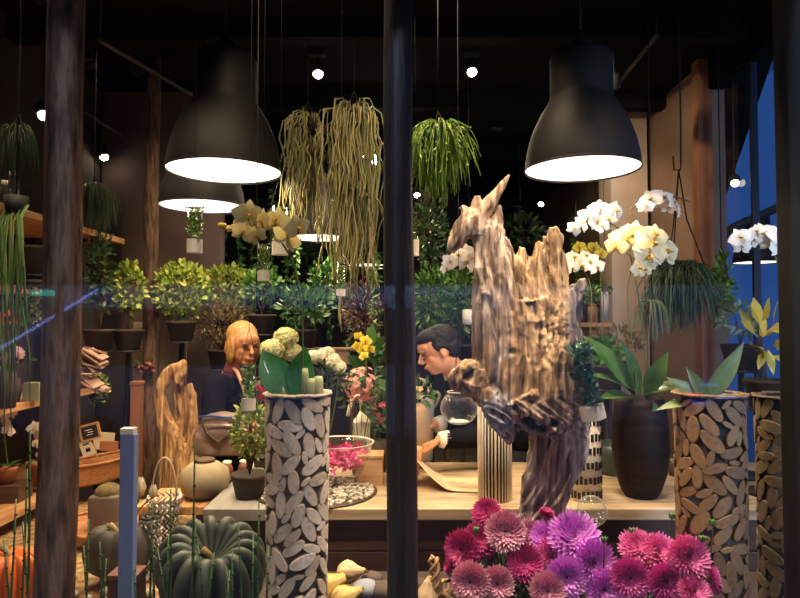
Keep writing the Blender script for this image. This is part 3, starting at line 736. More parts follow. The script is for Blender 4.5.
# broad leaves + bulbs in first vase
t = thing('leaf_bouquet', 'two broad deep green leaves with pale tube stalks standing in the pale mosaic vase', 'plant', P(298, 400, 1.88))
s = S(1.88)
M_bl = mat('broad_leaf', [(.01, .07, .012), (.03, .17, .03), (.02, .11, .02)], .35, scale=14, coat=.4)
for (x0, x1, dz, L_, W_, nd) in ((-6, -30, 50, 66, 34, (.45, -1, .25)), (0, 4, 58, 62, 29, (-.25, -1, .1))):
    b = MB(); d = Vector((x1 - x0, 0, dz)).normalized(); b.blade((x0 * s, 0, -8 * s), d, nd, L_ * s, W_ * s, bend=-.25, cup=.22, n=10, pw=1.05, base=.3); b.build('leaf', M_bl, t)
M_tubeg = mat('stalk_pale', [(.35, .42, .15), (.5, .55, .28)], .5)
for x, h, w in ((8, 32, 3.5), (15, 22, 5.5), (21, 24, 5)):
    b = MB(); b.tube([(x * s, -.02, -.04), (x * s, -.02, h * .8 * s), (x * s, -.02, h * s)], [w * s * .9, w * s, w * s * .75], 12); b.build('stalk', M_tubeg, t)

# ================================================================ driftwood
M_drift = None
def driftmat(name, c0, c1, c2, bluegrey):
    m = bpy.data.materials.new(name); m.use_nodes = True; N = m.node_tree.nodes; L = m.node_tree.links; b = N['Principled BSDF']
    tc = N.new('ShaderNodeTexCoord')
    def nz(scale, st, det=8, dist=0):
        mp = N.new('ShaderNodeMapping'); mp.inputs['Scale'].default_value = st; L.new(tc.outputs['Object'], mp.inputs[0])
        n = N.new('ShaderNodeTexNoise'); n.inputs['Scale'].default_value = scale; n.inputs['Detail'].default_value = det; n.inputs['Distortion'].default_value = dist; L.new(mp.outputs[0], n.inputs['Vector']); return n
    n1 = nz(16, (2.6, 2.6, .22), dist=.9); n2 = nz(3.0, (1, 1, 1)); n3 = nz(45, (1, 1, .4))
    r = N.new('ShaderNodeValToRGB'); e = r.color_ramp.elements
    e[0].position = .32; e[0].color = (*c0, 1); e[1].position = .68; e[1].color = (*c2, 1); q = e.new(.5); q.color = (*c1, 1)
    L.new(n1.outputs['Fac'], r.inputs[0])
    at = N.new('ShaderNodeAttribute'); at.attribute_name = 'grey'
    ad = N.new('ShaderNodeMath'); ad.operation = 'MULTIPLY_ADD'; L.new(n2.outputs['Fac'], ad.inputs[0]); ad.inputs[1].default_value = .8; L.new(at.outputs['Fac'], ad.inputs[2])
    r2 = N.new('ShaderNodeMapRange'); r2.inputs[1].default_value = .55; r2.inputs[2].default_value = 1.1; L.new(ad.outputs[0], r2.inputs[0])
    hs = N.new('ShaderNodeHueSaturation'); hs.inputs['Saturation'].default_value = .55; hs.inputs['Value'].default_value = 1.35; L.new(r.outputs[0], hs.inputs['Color'])
    tn = N.new('ShaderNodeMix'); tn.data_type = 'RGBA'; tn.blend_type = 'MULTIPLY'; tn.inputs[0].default_value = 1; L.new(hs.outputs[0], tn.inputs[6]); tn.inputs[7].default_value = (*bluegrey, 1)
    mx = N.new('ShaderNodeMix'); mx.data_type = 'RGBA'; L.new(r2.outputs[0], mx.inputs[0]); L.new(r.outputs[0], mx.inputs[6]); L.new(tn.outputs[2], mx.inputs[7])
    cv = N.new('ShaderNodeAttribute'); cv.attribute_name = 'shade_mask'
    m3 = N.new('ShaderNodeMix'); m3.data_type = 'RGBA'; m3.blend_type = 'MULTIPLY'; L.new(cv.outputs['Fac'], m3.inputs[0]); L.new(mx.outputs[2], m3.inputs[6]); m3.inputs[7].default_value = (.12, .08, .06, 1)  # crevices and shaded flanks darkened in the colour
    L.new(m3.outputs[2], b.inputs['Base Color']); b.inputs['Roughness'].default_value = .75
    bn = N.new('ShaderNodeBump'); bn.inputs['Strength'].default_value = .7; bn.inputs['Distance'].default_value = .008
    sm = N.new('ShaderNodeMath'); sm.operation = 'ADD'; L.new(n1.outputs['Fac'], sm.inputs[0]); 
    ml = N.new('ShaderNodeMath'); ml.operation = 'MULTIPLY'; ml.inputs[1].default_value = .4; L.new(n3.outputs['Fac'], ml.inputs[0]); L.new(ml.outputs[0], sm.inputs[1])
    L.new(sm.outputs[0], bn.inputs['Height']); L.new(bn.outputs[0], b.inputs['Normal'])
    return m
def driftwood(name, label, cat, loc, Y, limbs, holes, m, vox, greyfn, amp=.012, gscale=1.0, shadefn=None):
    """limbs: list of [(px,py,dy_m,r_px), ...], flat"""
    t = thing(name, label, cat, loc); s = S(Y); b = MB(); Lc = Vector(loc)
    for pts, flat in limbs:
        pp = [P(x, y, Y + dy) - Lc for x, y, dy, r in pts]; rr = [(r * 1.04 + 1.3) * s for *_, r in pts]
        # resample
        q = []; qr = []
        for i in range(len(pp) - 1):
            for k in range(4):
                u = k / 4; q.append(pp[i].lerp(pp[i + 1], u)); qr.append(rr[i] * (1 - u) + rr[i + 1] * u)
        q.append(pp[-1]); qr.append(rr[-1])
        for _ in range(2): q = [q[0]] + [(q[i - 1] + q[i] * 2 + q[i + 1]) / 4 for i in range(1, len(q) - 1)] + [q[-1]]
        ph = rnd.uniform(0, 9)
        b.tube(q, qr, 20, flat=flat, fdir=(0, 1, 0), fn=lambda a, u: 1 + .16 * noise.noise(Vector((math.cos(a) * 2.2 + ph, math.sin(a) * 2.2, u * 2.5))))
    hl = [(P(x, y, Y + dy) - Lc, r * s, dp) for x, y, dy, r, dp in holes]
    shade_mask = {}
    def disp(co):
        w = noise.noise_vector(co * 4) * .045
        W_ = co + Lc; py_ = 321 - (W_.z - 1.5) / W_.y * F; px_ = 400 + W_.x / W_.y * F
        lo_ = max(0, min(1, (py_ - 400) / 40)); thin = max(0, min(1, (py_ - 205) / 50)) if px_ < 520 else 1
        if gscale < 1: thin = 1; lo_ = 0
        sx = co.x - lo_ * co.z * .36
        g = Vector(((sx + w.x) * 36 * gscale, (co.y + w.y) * 36 * gscale, (co.z + w.z * 1.2) * 2.3 * gscale))
        g2 = Vector(((sx + w.x) * 105 * gscale, (co.y + w.y) * 105 * gscale, (co.z + w.z) * 5 * gscale))
        n1 = 1 - abs(noise.noise(g)) * 2.0 - abs(noise.noise(g2)) * .75
        n2 = noise.noise(Vector((co.x * 90, co.y * 90, co.z * 20)))
        n3 = noise.noise(co * 14)
        d = (amp * (-.42 + n1 * .9) + amp * .25 * n2 + amp * .3 * n3) * (.3 + .7 * thin)
        for hc, hr, dp in hl:
            k = (co - hc).length / hr
            if k < 1: d -= dp * (1 - k * k)
        return d
    o = b.remesh('carved_wood', m, vox, t, smooth_it=1, disp=None)
    me = o.data; n = len(me.vertices); ds = [0] * n; gr = [0] * n
    ns = [v.normal.copy() for v in me.vertices]
    for i, v in enumerate(me.vertices):
        d = disp(v.co); ds[i] = min(1, max(0, (-d / amp - .32) * 1.15)); v_ = v.co.copy(); gr[i] = greyfn(v_ + Lc); ds[i] = min(1, ds[i] + (shadefn(v_ + Lc) if shadefn else 0))
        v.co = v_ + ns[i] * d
    a = me.attributes.new('shade_mask', 'FLOAT', 'POINT'); a.data.foreach_set('value', ds)
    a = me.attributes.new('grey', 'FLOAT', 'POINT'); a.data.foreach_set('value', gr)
    me.update()
    return t
DR = driftmat('driftwood_tan', (.10, .05, .022), (.38, .225, .10), (.76, .55, .29), (.82, .90, 1.12))
limbs = [
    # horn
    ([(510, 174, 0, .2), (503, 184, 0, 2.2), (494, 197, 0, 4.5), (486, 208, 0, 6.5), (478, 220, 0, 9), (480, 236, 0, 11)], .8),
    # beak head
    ([(452, 252, 0, 3.0), (455, 243, 0, 6.5), (462, 231, 0, 8.5), (474, 224, 0, 11), (486, 232, 0, 11)], .8),
    ([(451, 236, 0, 1.5), (458, 226, 0, 4), (470, 216, 0, 7), (482, 216, 0, 8)], .7),
    # crest stubs
    ([(461, 206, 0, 1.5), (464, 210, 0, 3), (472, 215, 0, 4)], .8), ([(478, 196, 0, 1.5), (477, 203, 0, 4), (476, 214, 0, 5)], .8),
    # ear
    ([(499, 205, 0.01, .8), (498, 216, 0.01, 3.5), (494, 230, 0.01, 9), (490, 246, 0, 13)], .7),
    # neck
    ([(486, 228, 0, 13), (490, 246, 0, 14), (494, 270, 0, 17), (497, 300, 0, 21), (496, 335, 0, 22), (502, 365, 0, 26), (512, 395, 0, 30)], .75),
    # diagonal ridge on neck to crown
    ([(500, 232, .02, 3), (508, 256, .02, 6), (520, 280, .01, 9), (530, 310, 0, 12)], .8),
    # crown slabs
    ([(521, 247, .02, 1.5), (523, 258, .02, 6), (523, 280, .02, 10), (524, 310, 0, 14), (528, 350, 0, 20)], .55),
    ([(531, 258, .02, 1.5), (532, 268, .01, 4), (533, 285, .01, 8)], .6),
    ([(539, 243, .03, 1.5), (540, 252, .02, 5), (539, 275, .02, 10), (538, 310, 0, 15)], .55),
    ([(553, 227, .02, 3), (555, 240, .02, 8.5), (556, 262, .02, 9.5), (554, 290, .01, 13), (548, 320, 0, 20), (545, 360, 0, 26)], .6),
    ([(546, 236, .03, 1.5), (547, 246, .03, 4), (547, 268, .02, 8)], .6),
    # right limb + wedge
    ([(586, 280, .03, 1.5), (580, 287, .02, 4), (570, 297, .01, 8), (560, 315, 0, 14), (555, 345, 0, 22)], .8),
    ([(578, 296, .04, 3), (573, 320, .03, 8), (567, 350, .02, 13), (560, 380, .0, 20)], .6),
    # torso
    ([(525, 300, 0, 24), (530, 340, 0, 36), (540, 370, 0, 43), (545, 395, 0, 45), (552, 418, 0, 40)], .6),
    ([(565, 370, 0, 18), (572, 395, 0, 20), (574, 420, .0, 20)], .7),
    # round burl left
    ([(456, 368, -.02, 9), (462, 374, -.02, 16), (470, 378, -.02, 17), (482, 380, -.01, 14), (500, 384, 0, 16)], .9),
    ([(474, 392, -.02, 6), (486, 392, -.03, 11), (502, 396, -.03, 16), (520, 400, -.02, 20)], .8),
    # hanging point
    ([(488, 388, -.04, 10), (494, 402, -.05, 13), (502, 418, -.05, 13), (508, 432, -.04, 7), (511, 442, -.03, 2)], .8),
    ([(520, 395, -.06, 18), (530, 412, -.06, 17), (548, 420, -.05, 16), (566, 416, -.04, 16)], .8),
    # leg
    ([(553, 400, 0, 34), (560, 425, 0, 28), (558, 450, 0, 25), (550, 475, 0, 20), (543, 497, 0, 15), (538, 522, 0, 14), (537, 552, 0, 20)], .7),
    ([(577, 418, -.03, 10), (580, 442, -.03, 8), (572, 467, -.03, 8), (559, 495, -.03, 7), (550, 525, -.02, 7), (549, 552, 0, 9)], .8),
    ([(542, 425, -.02, 7), (537, 455, -.02, 7), (531, 480, -.02, 6), (527, 510, -.01, 6), (525, 552, 0, 8)], .8),
]
holes = [(485, 233, -.06, 5, .012), (559, 292, -.07, 6, .03), (528, 427, -.1, 11, .05), (514, 408, -.1, 5, .02), (542, 432, -.09, 8, .04), (468, 374, -.08, 9, .008), (494, 410, -.1, 4, .015), (512, 352, -.07, 4, .012), (536, 400, -.11, 5, .015), (556, 424, -.1, 6, .025)]
pl = P(541, 550, 2.12); pl.z = .561
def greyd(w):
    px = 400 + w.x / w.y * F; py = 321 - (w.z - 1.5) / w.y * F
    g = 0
    g += max(0, min(1, (py - 350 + 25 * noise.noise(w * 9)) / 110)) * .6  # bluish outdoor light painted into the lower wood
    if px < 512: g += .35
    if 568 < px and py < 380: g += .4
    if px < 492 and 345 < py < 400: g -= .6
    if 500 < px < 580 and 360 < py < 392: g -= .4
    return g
def painted_shade(w):  # shade painted on right wedge, neck flank and neck gap
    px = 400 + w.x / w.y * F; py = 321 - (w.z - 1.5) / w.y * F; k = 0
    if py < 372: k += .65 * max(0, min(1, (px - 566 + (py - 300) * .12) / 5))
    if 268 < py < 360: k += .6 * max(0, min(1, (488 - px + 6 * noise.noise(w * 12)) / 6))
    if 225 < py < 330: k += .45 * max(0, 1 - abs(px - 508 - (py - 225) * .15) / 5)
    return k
driftwood('driftwood_sculpture', 'tall gnarled driftwood sculpture with beaked head and jagged crown', 'sculpture', pl, 2.12, limbs, holes, DR, .0042, greyd, amp=.014, shadefn=painted_shade)
# carved golden driftwood at left
DR2 = driftmat('driftwood_golden', (.13, .06, .022), (.40, .22, .085), (.66, .42, .19), (1, .9, .8))
limbs2 = [
    ([(186, 360, 0, .5), (181, 366, 0, 4), (172, 371, 0, 6), (163, 382, 0, 5), (159, 396, 0, 4), (163, 415, 0, 5.5), (172, 440, 0, 9), (177, 465, 0, 14), (180, 530, 0, 20)], .7),
    ([(184, 362, 0, 1.5), (182, 374, 0, 4), (176, 382, 0, 5)], .7),
    ([(189, 383, .02, 2), (190, 395, .02, 5), (192, 420, .02, 5), (195, 445, .01, 6), (192, 470, 0, 11), (188, 530, 0, 16)], .7),
    ([(179, 384, .05, 3), (181, 400, .06, 6), (182, 430, .06, 7), (182, 470, .05, 12)], .4),
]
pl = P(180, 480, 3.6); pl.z = .001
limbs2 = [(a + [(a[-1][0], 690, 0, 22)] if a[-1][1] == 530 else a, f) for a, f in limbs2]
driftwood('driftwood_stump', 'golden carved driftwood stump left of the woman, behind the round cream pot', 'sculpture', pl, 3.6, limbs2, [(187, 393, -.03, 3, .02)], DR2, .0075, lambda w: -.3, amp=.011, gscale=.8)

# ================================================================ pumpkins
def pumpkin(name, px, py, Y, w, h, ribs, m, label, cat='pumpkin', hollow=.55, stem=True, zbase=None, depth=.9, tilt=(0, 0, 0), sharp=.30):
    s = S(Y); R = w * s / 2; H = h * s; c = P(px, py, Y)
    t = thing(name, label, cat, c, rot=tilt)
    b = MB(); n = ribs * 8; K = 26; vs = []; fs = []; ts = []
    for i in range(K + 1):
        ph = PI * i / K
        for k in range(n):
            a = 2 * PI * k / n; rb = abs(math.sin(a * ribs / 2 + .25 * math.sin(a * 2)))
            rad = max(0, math.sin(ph)) ** .8; groove = 1 - sharp * (1 - rb ** .55) * (max(0, math.sin(ph)) ** .5)
            rr = R * rad * groove; z = -H / 2 * math.cos(ph)
            top = math.exp(-((rr / R) / .38) ** 2)
            z2 = z - (top * H * .5 * hollow if ph > PI / 2 else -top * H * .12) + (H * .045 * rb if ph > PI / 2 else 0) * math.sin(ph)
            wob = 1 + .05 * noise.noise(Vector((math.cos(a) * 2, math.sin(a) * 2, px)))
            vs.append((rr * math.cos(a) * wob, rr * math.sin(a) * depth * wob, z2 + H / 2)); ts.append(rb)
    for i in range(K):
        for k in range(n):
            k2 = (k + 1) % n; fs.append((i * n + k, i * n + k2, (i + 1) * n + k2, (i + 1) * n + k))
    b.add(vs, fs, 0, ts); b.build('pumpkin_body', m, t)
    if stem:
        b = MB(); z0 = H * (1 - hollow / 2) - .02; b.tube([(0, 0, z0 - .01), (0, 0, z0 + .02), (-.01, 0, z0 + .04), (-.03, 0, z0 + .055)], [.018, .011, .009, .012], 8); b.build('stem', mat('pumpkin_stem', [(.25, .17, .07), (.38, .28, .12)], .8), t)
    return t
M_pk = mat('pumpkin_green', [(.012, .016, .014), (.05, .065, .055), (.10, .12, .10)], .5, src='t', spec=.4)
M_pk2 = mat('pumpkin_grey', [(.02, .02, .018), (.06, .052, .042), (.13, .10, .07)], .65, scale=9, bump=.15)
M_pko = mat('pumpkin_orange', [(.25, .035, .004), (.62, .12, .01), (.75, .18, .02)], .5, src='t')
pumpkin('pumpkin', 211, 600, 2.02, 106, 84, 15, M_pk, 'big deeply ribbed dark green pumpkin behind the reeds', hollow=.75, tilt=(.42, .14, 0))
pumpkin('gourd', 117, 576, 2.25, 64, 52, 9, M_pk2, 'round grey-brown gourd behind the dark red box', hollow=.45, sharp=.08, stem=True, cat='gourd')
pumpkin('pumpkin', 8, 611, 1.97, 70, 60, 15, M_pko, 'bright orange pumpkin in the bottom corner beneath the lowest shelf', hollow=.25, sharp=.22)

# ================================================================ dahlias
def dahlia_mesh(name, cols, seed, open_=1.0):
    r = random.Random(seed)
    m = mat(name, cols, .55, src='t'); b = MB(); N = 230
    for i in range(N):
        u = i / N; th = i * 2.39996
        el = (1 - u) ** .8  # outer ->0
        ph = math.radians(8 + 108 * u ** .75) # 8 top  -> 116 underside
        d = Vector((math.sin(ph) * math.cos(th), math.sin(ph) * math.sin(th), math.cos(ph)))
        L = (.30 + .75 * min(1, u * 1.8)) * r.uniform(.93, 1.05) * (1 if u < .8 else .92)
        out = d; up = Vector((0, 0, 1)) - d * d.z
        if up.length < .01: up = Vector((1, 0, 0))
        b.blade(d * .10, d, up, L - .06, .17 + .10 * u, bend=.5 * open_ * r.uniform(.6, 1.2) * (1 if u > .3 else -.8), cup=.55, n=4, pw=1.35, base=.3)
    return b.mesh('petals', [m])
DM = {'magenta': dahlia_mesh('dahlia_magenta', [(.12, .002, .06), (.55, .02, .30), (.78, .16, .52)], 1),
      'lilac': dahlia_mesh('dahlia_lilac', [(.30, .02, .32), (.68, .10, .72), (.86, .36, .95)], 2),
      'crimson': dahlia_mesh('dahlia_crimson', [(.07, .001, .02), (.42, .008, .13), (.62, .07, .28)], 3),
      'tipped': dahlia_mesh('dahlia_tipped', [(.12, .002, .03), (.58, .05, .27), (.90, .55, .62)], 4),
      'pink': dahlia_mesh('dahlia_pink', [(.30, .01, .10), (.75, .07, .36), (.92, .28, .60)], 5)}
M_cen = mat('dahlia_centre', [(.10, .005, .02), (.3, .02, .05)], .7)
G_cal = mat('calyx', [(.04, .12, .03), (.10, .22, .06)], .6)
bc = mb = MB(); bc.lathe([(.02, -.40), (.10, -.36), (.2, -.22), (.24, -.1), (.02, -.02)], 12); CALYX = bc.mesh('calyx', [G_cal])
bc = MB(); bc.ball((0, 0, .14), (.15, .15, .14), 10, 6); CENM = bc.mesh('centre', [M_cen])
def dahlia(px, py, d, Y, kind, label, face=(0, -1, .3)):
    c = P(px, py, Y); k = d * S(Y) / 1.85
    t = thing('dahlia', label, 'dahlia', c, 'dahlias massed at the window')
    q = Vector(face).normalized().to_track_quat('Z', 'Y').to_euler()
    for nm, me in (('petals', DM[kind]), ('centre', CENM), ('calyx', CALYX)):
        o = bpy.data.objects.new(nm, me); COL.objects.link(o); o.parent = t; o.scale = (k, k, k); o.rotation_euler = q
        if nm == 'petals': o.rotation_euler.rotate_axis('Z', rnd.uniform(0, 6))
    f = Vector(face).normalized(); b = MB(); a0 = -f * k * .35
    bx, by = (540 if px < 612 else 660), 0
    end = Vector((P(bx, 598, 2.0).x * .6 + c.x * .4, 2.0 + rnd.uniform(-.05, .05), .565)) - c
    b.tube(qbez(a0, a0 - f * .05 + Vector((0, 0, -.06)), end, 8), .003, 6); b.build('stem', M_stem, t)
    return t
DL = [(487, 514, 29, 2.02, 'crimson', 'highest crimson dahlia near the striped vase foot', (-.3, -.7, .6)),
      (505, 531, 38, 1.93, 'tipped', 'pale-tipped dahlia with dark heart just below the highest crimson one', (-.1, -1, .3)),
      (528, 534, 28, 1.99, 'tipped', 'pale-tipped dahlia tucked between the dark-hearted one and the lilac mass', (.2, -.8, .5)),
      (463, 549, 36, 1.92, 'crimson', 'crimson dahlia at the outer edge of the bunch, above the twig handle', (-.6, -.7, .2)),
      (480, 541, 34, 1.98, 'crimson', 'crimson dahlia sunk behind the outermost one', (-.2, -.8, .5)),
      (471, 581, 37, 1.84, 'tipped', 'pale-tipped dahlia low beside the twig handle', (-.3, -1, .1)),
      (497, 583, 32, 1.86, 'tipped', 'small pale-tipped dahlia low in the bunch, facing the glass', (.0, -1, .2)),
      (525, 563, 34, 1.90, 'crimson', 'deep crimson dahlia in the middle of the bunch', (.0, -.9, .4)),
      (552, 556, 34, 1.94, 'pink', 'rose pink dahlia between the crimson and the lilac blooms', (.2, -.9, .3)),
      (573, 538, 48, 1.93, 'lilac', 'largest lilac dahlia topping the bunch', (.1, -.8, .6)),
      (546, 540, 34, 1.97, 'lilac', 'lilac dahlia tucked behind the largest lilac one', (-.2, -.8, .6)),
      (566, 576, 38, 1.86, 'lilac', 'violet-lilac dahlia facing out under the largest bloom', (-.1, -1, .1)),
      (547, 590, 34, 1.84, 'tipped', 'two-toned dahlia at the bottom edge of the bunch', (0, -1, .2)),
      (592, 562, 42, 1.88, 'lilac', 'broad lilac dahlia bulging beside the leaf buds', (.3, -1, .2)),
      (603, 589, 38, 1.85, 'lilac', 'lowest lilac dahlia between the two bunches', (.2, -1, .2)),
      (546, 514, 15, 2.0, 'crimson', 'small half-open crimson dahlia bud against the driftwood leg', (.1, -.3, 1)),
      (637, 548, 34, 1.88, 'pink', 'pink dahlia at the back of the smaller bunch', (-.2, -.7, .7)),
      (658, 553, 36, 1.86, 'pink', 'pink dahlia in the middle of the smaller bunch', (.1, -.8, .6)),
      (687, 557, 40, 1.74, 'pink', 'round salmon pink dahlia facing the brown mosaic vase', (.2, -1, .3)),
      (630, 577, 37, 1.80, 'magenta', 'magenta dahlia at the inner end of the smaller bunch', (-.2, -1, .1)),
      (665, 581, 35, 1.76, 'magenta', 'magenta dahlia low in front of the smaller bunch', (.1, -1, .1)),
      (693, 592, 32, 1.70, 'pink', 'pink dahlia cut by the bottom edge under the salmon one', (.2, -.8, .5)),
      (712, 580, 26, 1.72, 'magenta', 'side-on magenta dahlia at the mosaic vase foot', (.9, -.4, .2)),
      (648, 566, 28, 1.92, 'magenta', 'small magenta dahlia wedged between its pink neighbours', (.0, -.9, .4)),
      (450, 566, 16, 1.9, 'crimson', 'little side-on crimson dahlia over the twig handle', (-1, -.2, .2))]
for a in DL: dahlia(*a)
def budflower(px, py, Y, label):
    t = thing('flower_bud', label, 'bud', P(px, py, Y), 'green dahlia buds above the blooms')
    b = MB(); b.ball((0, 0, 0), (.010, .010, .009), 10, 6); b.build('bud_head', G_cal, t)
    b = MB()
    for i in range(7):
        a = i * .9; b.blade((0, 0, -.004), (math.cos(a), math.sin(a), .4), (0, 0, 1), .02, .009, bend=.7, n=3)
    b.build('sepals', G_mid, t)
    b = MB(); b.tube(qbez((0, 0, -.005), (.0, 0, -.06), (rnd.uniform(-.04, .04), .05, -.16), 5), .002, 5); b.build('stem', M_stem, t)
budflower(672, 516, 1.92, 'green bud on a tall stem standing clear over the smaller bunch')
budflower(713, 523, 1.74, 'green bud in front of the brown mosaic vase, upper one')
budflower(702, 539, 1.74, 'green bud in front of the brown mosaic vase, lower one')
budflower(632, 531, 1.9, 'green bud right behind the smaller dahlia bunch')
budflower(604, 540, 1.84, 'green bud at the shoulder of the largest lilac dahlia')
budflower(476, 530, 1.9, 'green bud under the highest crimson dahlia')
budflower(519, 518, 1.95, 'green bud between highest crimson dahlia and driftwood leg')
# leafy mass among dahlias
for (px, rx, lab) in ((530, 80, 'dark leafy foliage massed beneath the larger dahlia bunch'), (665, 48, 'dark leafy foliage massed beneath the smaller dahlia bunch')):
    t = thing('dahlia_foliage', lab, 'foliage', P(px, 585, 1.98)); s = S(1.98)
    b = MB(); bushleaves(b, (0, 0, -.02), (rx * s, .10, 36 * s), int(rx * 4), .06, .03, shell=.2); b.build('leaves', G_dark, t)
    b = MB(); branches(b, (0, 0, -.1), (0, 0, 0), (rx * s, .08, 30 * s), 14); b.build('stem', M_stem, t)
# ================================================================ people
M_skin = mat('skin', [(.50, .23, .12), (.60, .30, .16)], .75, spec=.2, sub=.05)
M_hairb = mat('hair_black', [(.006, .005, .005), (.016, .012, .010)], .6, spec=.2, scale=40, stretch=(4, 4, 1))
M_hairg = mat('hair_blond', [(.32, .15, .04), (.55, .30, .09)], .45, scale=30, stretch=(4, 4, .6), bump=.4)
M_eye = mat('eye_dark', [(.02, .012, .01), (.03, .02, .015)], .2)
M_lipm = mat('lip', [(.42, .14, .11), (.48, .17, .13)], .5)
M_blackc = mat('cloth_black', [(.004, .004, .005), (.009, .008, .010)], .95, scale=30, bump=.1, spec=.1)
M_cuff = mat('cloth_white', [(.66, .60, .50), (.78, .72, .62)], .8)
M_trou = mat('cloth_trousers', [(.02, .02, .025), (.03, .03, .035)], .85)
M_shoe = mat('shoe', [(.015, .012, .01), (.02, .016, .014)], .4)
def limb(b, pts, rr, n=14, flat=1.0):
    q = []; qr = []
    pts = [Vector(p) for p in pts]
    for i in range(len(pts) - 1):
        for k in range(5): u = k / 5; q.append(pts[i].lerp(pts[i + 1], u)); qr.append(rr[i] * (1 - u) + rr[i + 1] * u)
    q.append(pts[-1]); qr.append(rr[-1])
    for _ in range(2): q = [q[0]] + [(q[i - 1] + q[i] * 2 + q[i + 1]) / 4 for i in range(1, len(q) - 1)] + [q[-1]]
    b.tube(q, qr, n, flat=flat); b.ball(q[0], qr[0], n, 8); b.ball(q[-1], qr[-1], n, 8)
def head(b, c, R, k=1.0):
    """head centre c, R rotation (local +X is face direction, Z up)"""
    def B(p, r): b.ball(Vector(c) + R @ (Vector(p) * k), tuple(x * k for x in r), 20, 14, rot=R)
    B((-.012, 0, .03), (.098, .077, .088)); B((.012, 0, -.035), (.068, .060, .072)); B((.045, 0, -.078), (.032, .034, .026))
    B((.062, 0, .045), (.032, .055, .035))           # brow
    b.tube([Vector(c) + R @ (Vector(p) * k) for p in ((.078, 0, .022), (.094, 0, .0), (.106, 0, -.018), (.088, 0, -.028))], [.009 * k, .011 * k, .014 * k, .012 * k], 10)
    B((.078, .0, -.050), (.014, .026, .008)); B((.074, 0, -.062), (.014, .022, .009))
    for s_ in (-1, 1):
        B((.046, s_ * .032, -.018), (.024, .022, .026)); B((-.008, s_ * .076, -.005), (.017, .008, .030))
def faceparts(t, c, R, k=1.0):
    c = Vector(c)
    for s_ in (-1, 1):
        b = MB(); b.ball(c + R @ (Vector((.083, s_ * .031, .012)) * k), (.009 * k, .013 * k, .006 * k), 12, 8, rot=R); b.build('eye', M_eye, t)
        b = MB(); b.tube([c + R @ (Vector(p) * k) for p in ((.089, s_ * .016, .030), (.090, s_ * .032, .034), (.080, s_ * .048, .029))], .0035 * k, 6); b.build('eyebrow', M_hairb if k == 1.0 else M_hairg, t)
    b = MB(); b.ball(c + R @ (Vector((.089, 0, -.055)) * k), (.006 * k, .022 * k, .006 * k), 12, 6, rot=R); b.build('lips', M_lipm, t)
def hand(b, wrist, d, n, side, curl=.8):
    """d finger direction, n palm normal (curl toward), side thumb side vector"""
    w = Vector(wrist); d = Vector(d).normalized(); n = Vector(n).normalized(); s_ = Vector(side).normalized()
    M = Matrix((d, s_, n)).transposed()
    b.ball(w + d * .048, (.050, .040, .015), 14, 8, rot=M)
    for i, (o, L) in enumerate(((.028, .070), (.010, .078), (-.009, .073), (-.027, .058))):
        p = w + d * .085 + s_ * o; pts = [p - d * .03]; a = .15
        dd = d
        for seg in (.45, .3, .25):
            a += curl * .45; pts.append(pts[-1] + (d * math.cos(a) + n * math.sin(a) + s_ * (o * 2.5)) * L * seg * (1.4 if seg == .45 else 1))
        b.tube(pts, [.0088, .0085, .0078, .0062], 8); b.ball(pts[-1], .0064, 8, 6)
    p = w + d * .02 + s_ * .03
    b.tube([p, p + s_ * .022 + d * .022 + n * .01, p + s_ * .030 + d * .050 + n * .022, p + s_ * .026 + d * .070 + n * .03], [.013, .0115, .009, .007], 8)
def build_person(name, label, loc, J, shoes=True):
    t = thing(name, label, 'person', loc); L = Vector(loc)
    j = {k: Vector(v) - L for k, v in J['j'].items()}
    R = J['headR']; k = J.get('k', 1.0001)
    b = MB()
    head(b, j['head'], R, k)
    limb(b, [j['neck'], j['head'] + R @ Vector((-.035, 0, -.05))], [.055, .052])
    limb(b, [j['pelvis'], j['waist'], j['chest'], j['neck']], [.135, .12, .145, .06], flat=.75)
    limb(b, [j['shR'], j['chest'], j['shL']], [.06, .1, .06])
    for s_ in 'RL':
        limb(b, [j['sh' + s_], j['el' + s_], j['wr' + s_]], [.052, .040, .026])
        limb(b, [j['pelvis'] + (j['kn' + s_] - j['pelvis']) * .1 + Vector((0, 0, -.02)), j['kn' + s_], j['an' + s_]], [.09, .058, .038])
        hd = J['hand' + s_]; hand(b, j['wr' + s_], *hd)
        a = j['an' + s_]; f = Vector(J['foot']).normalized(); limb(b, [a + Vector((0, 0, -.05)), a + f * .14 + Vector((0, 0, -.06))], [.036, .026])
    b.remesh('body', M_skin, .0048, t, smooth_it=3)
    faceparts(t, j['head'], R, k)
    return t, j, R, k
# --- man leaning over the table, face to the left and down
fd = Vector((-.93, -.20, -.34)).normalized()
def frame(fd, up=(0, 0, 1)):
    y = Vector(up).cross(fd).normalized(); z = fd.cross(y).normalized(); return Matrix((fd, y, z)).transposed()
HM = P(438, 352, 3.15)
J = dict(headR=frame(fd, (-.3, 0, 1)), handR=((-.9, -.1, -.3), (-.2, .2, -1), (.1, -.9, .1), 1.0), handL=((-.85, -.3, -.2), (-.1, .3, -1), (0, .9, 0), 1.0), foot=(-1, -.2, 0),
         j=dict(head=HM, neck=HM + Vector((.10, .05, -.13)), chest=(.44, 3.42, 1.13), waist=(.56, 3.50, .98), pelvis=(.66, 3.53, .86),
                shR=(.42, 3.24, 1.17), shL=(.36, 3.58, 1.16), elR=(.44, 3.10, .93), wrR=P(440, 440, 3.05), elL=(.36, 3.5, .96), wrL=P(436, 425, 3.30),
                knR=(.60, 3.42, .46), anR=(.66, 3.48, .09), knL=(.66, 3.62, .46), anL=(.74, 3.68, .09)))
t, j, R, k = build_person('person', 'person in black with short black hair bending over the table, hands together', (.66, 3.55, 0), J)
b = MB(); c = j['head']
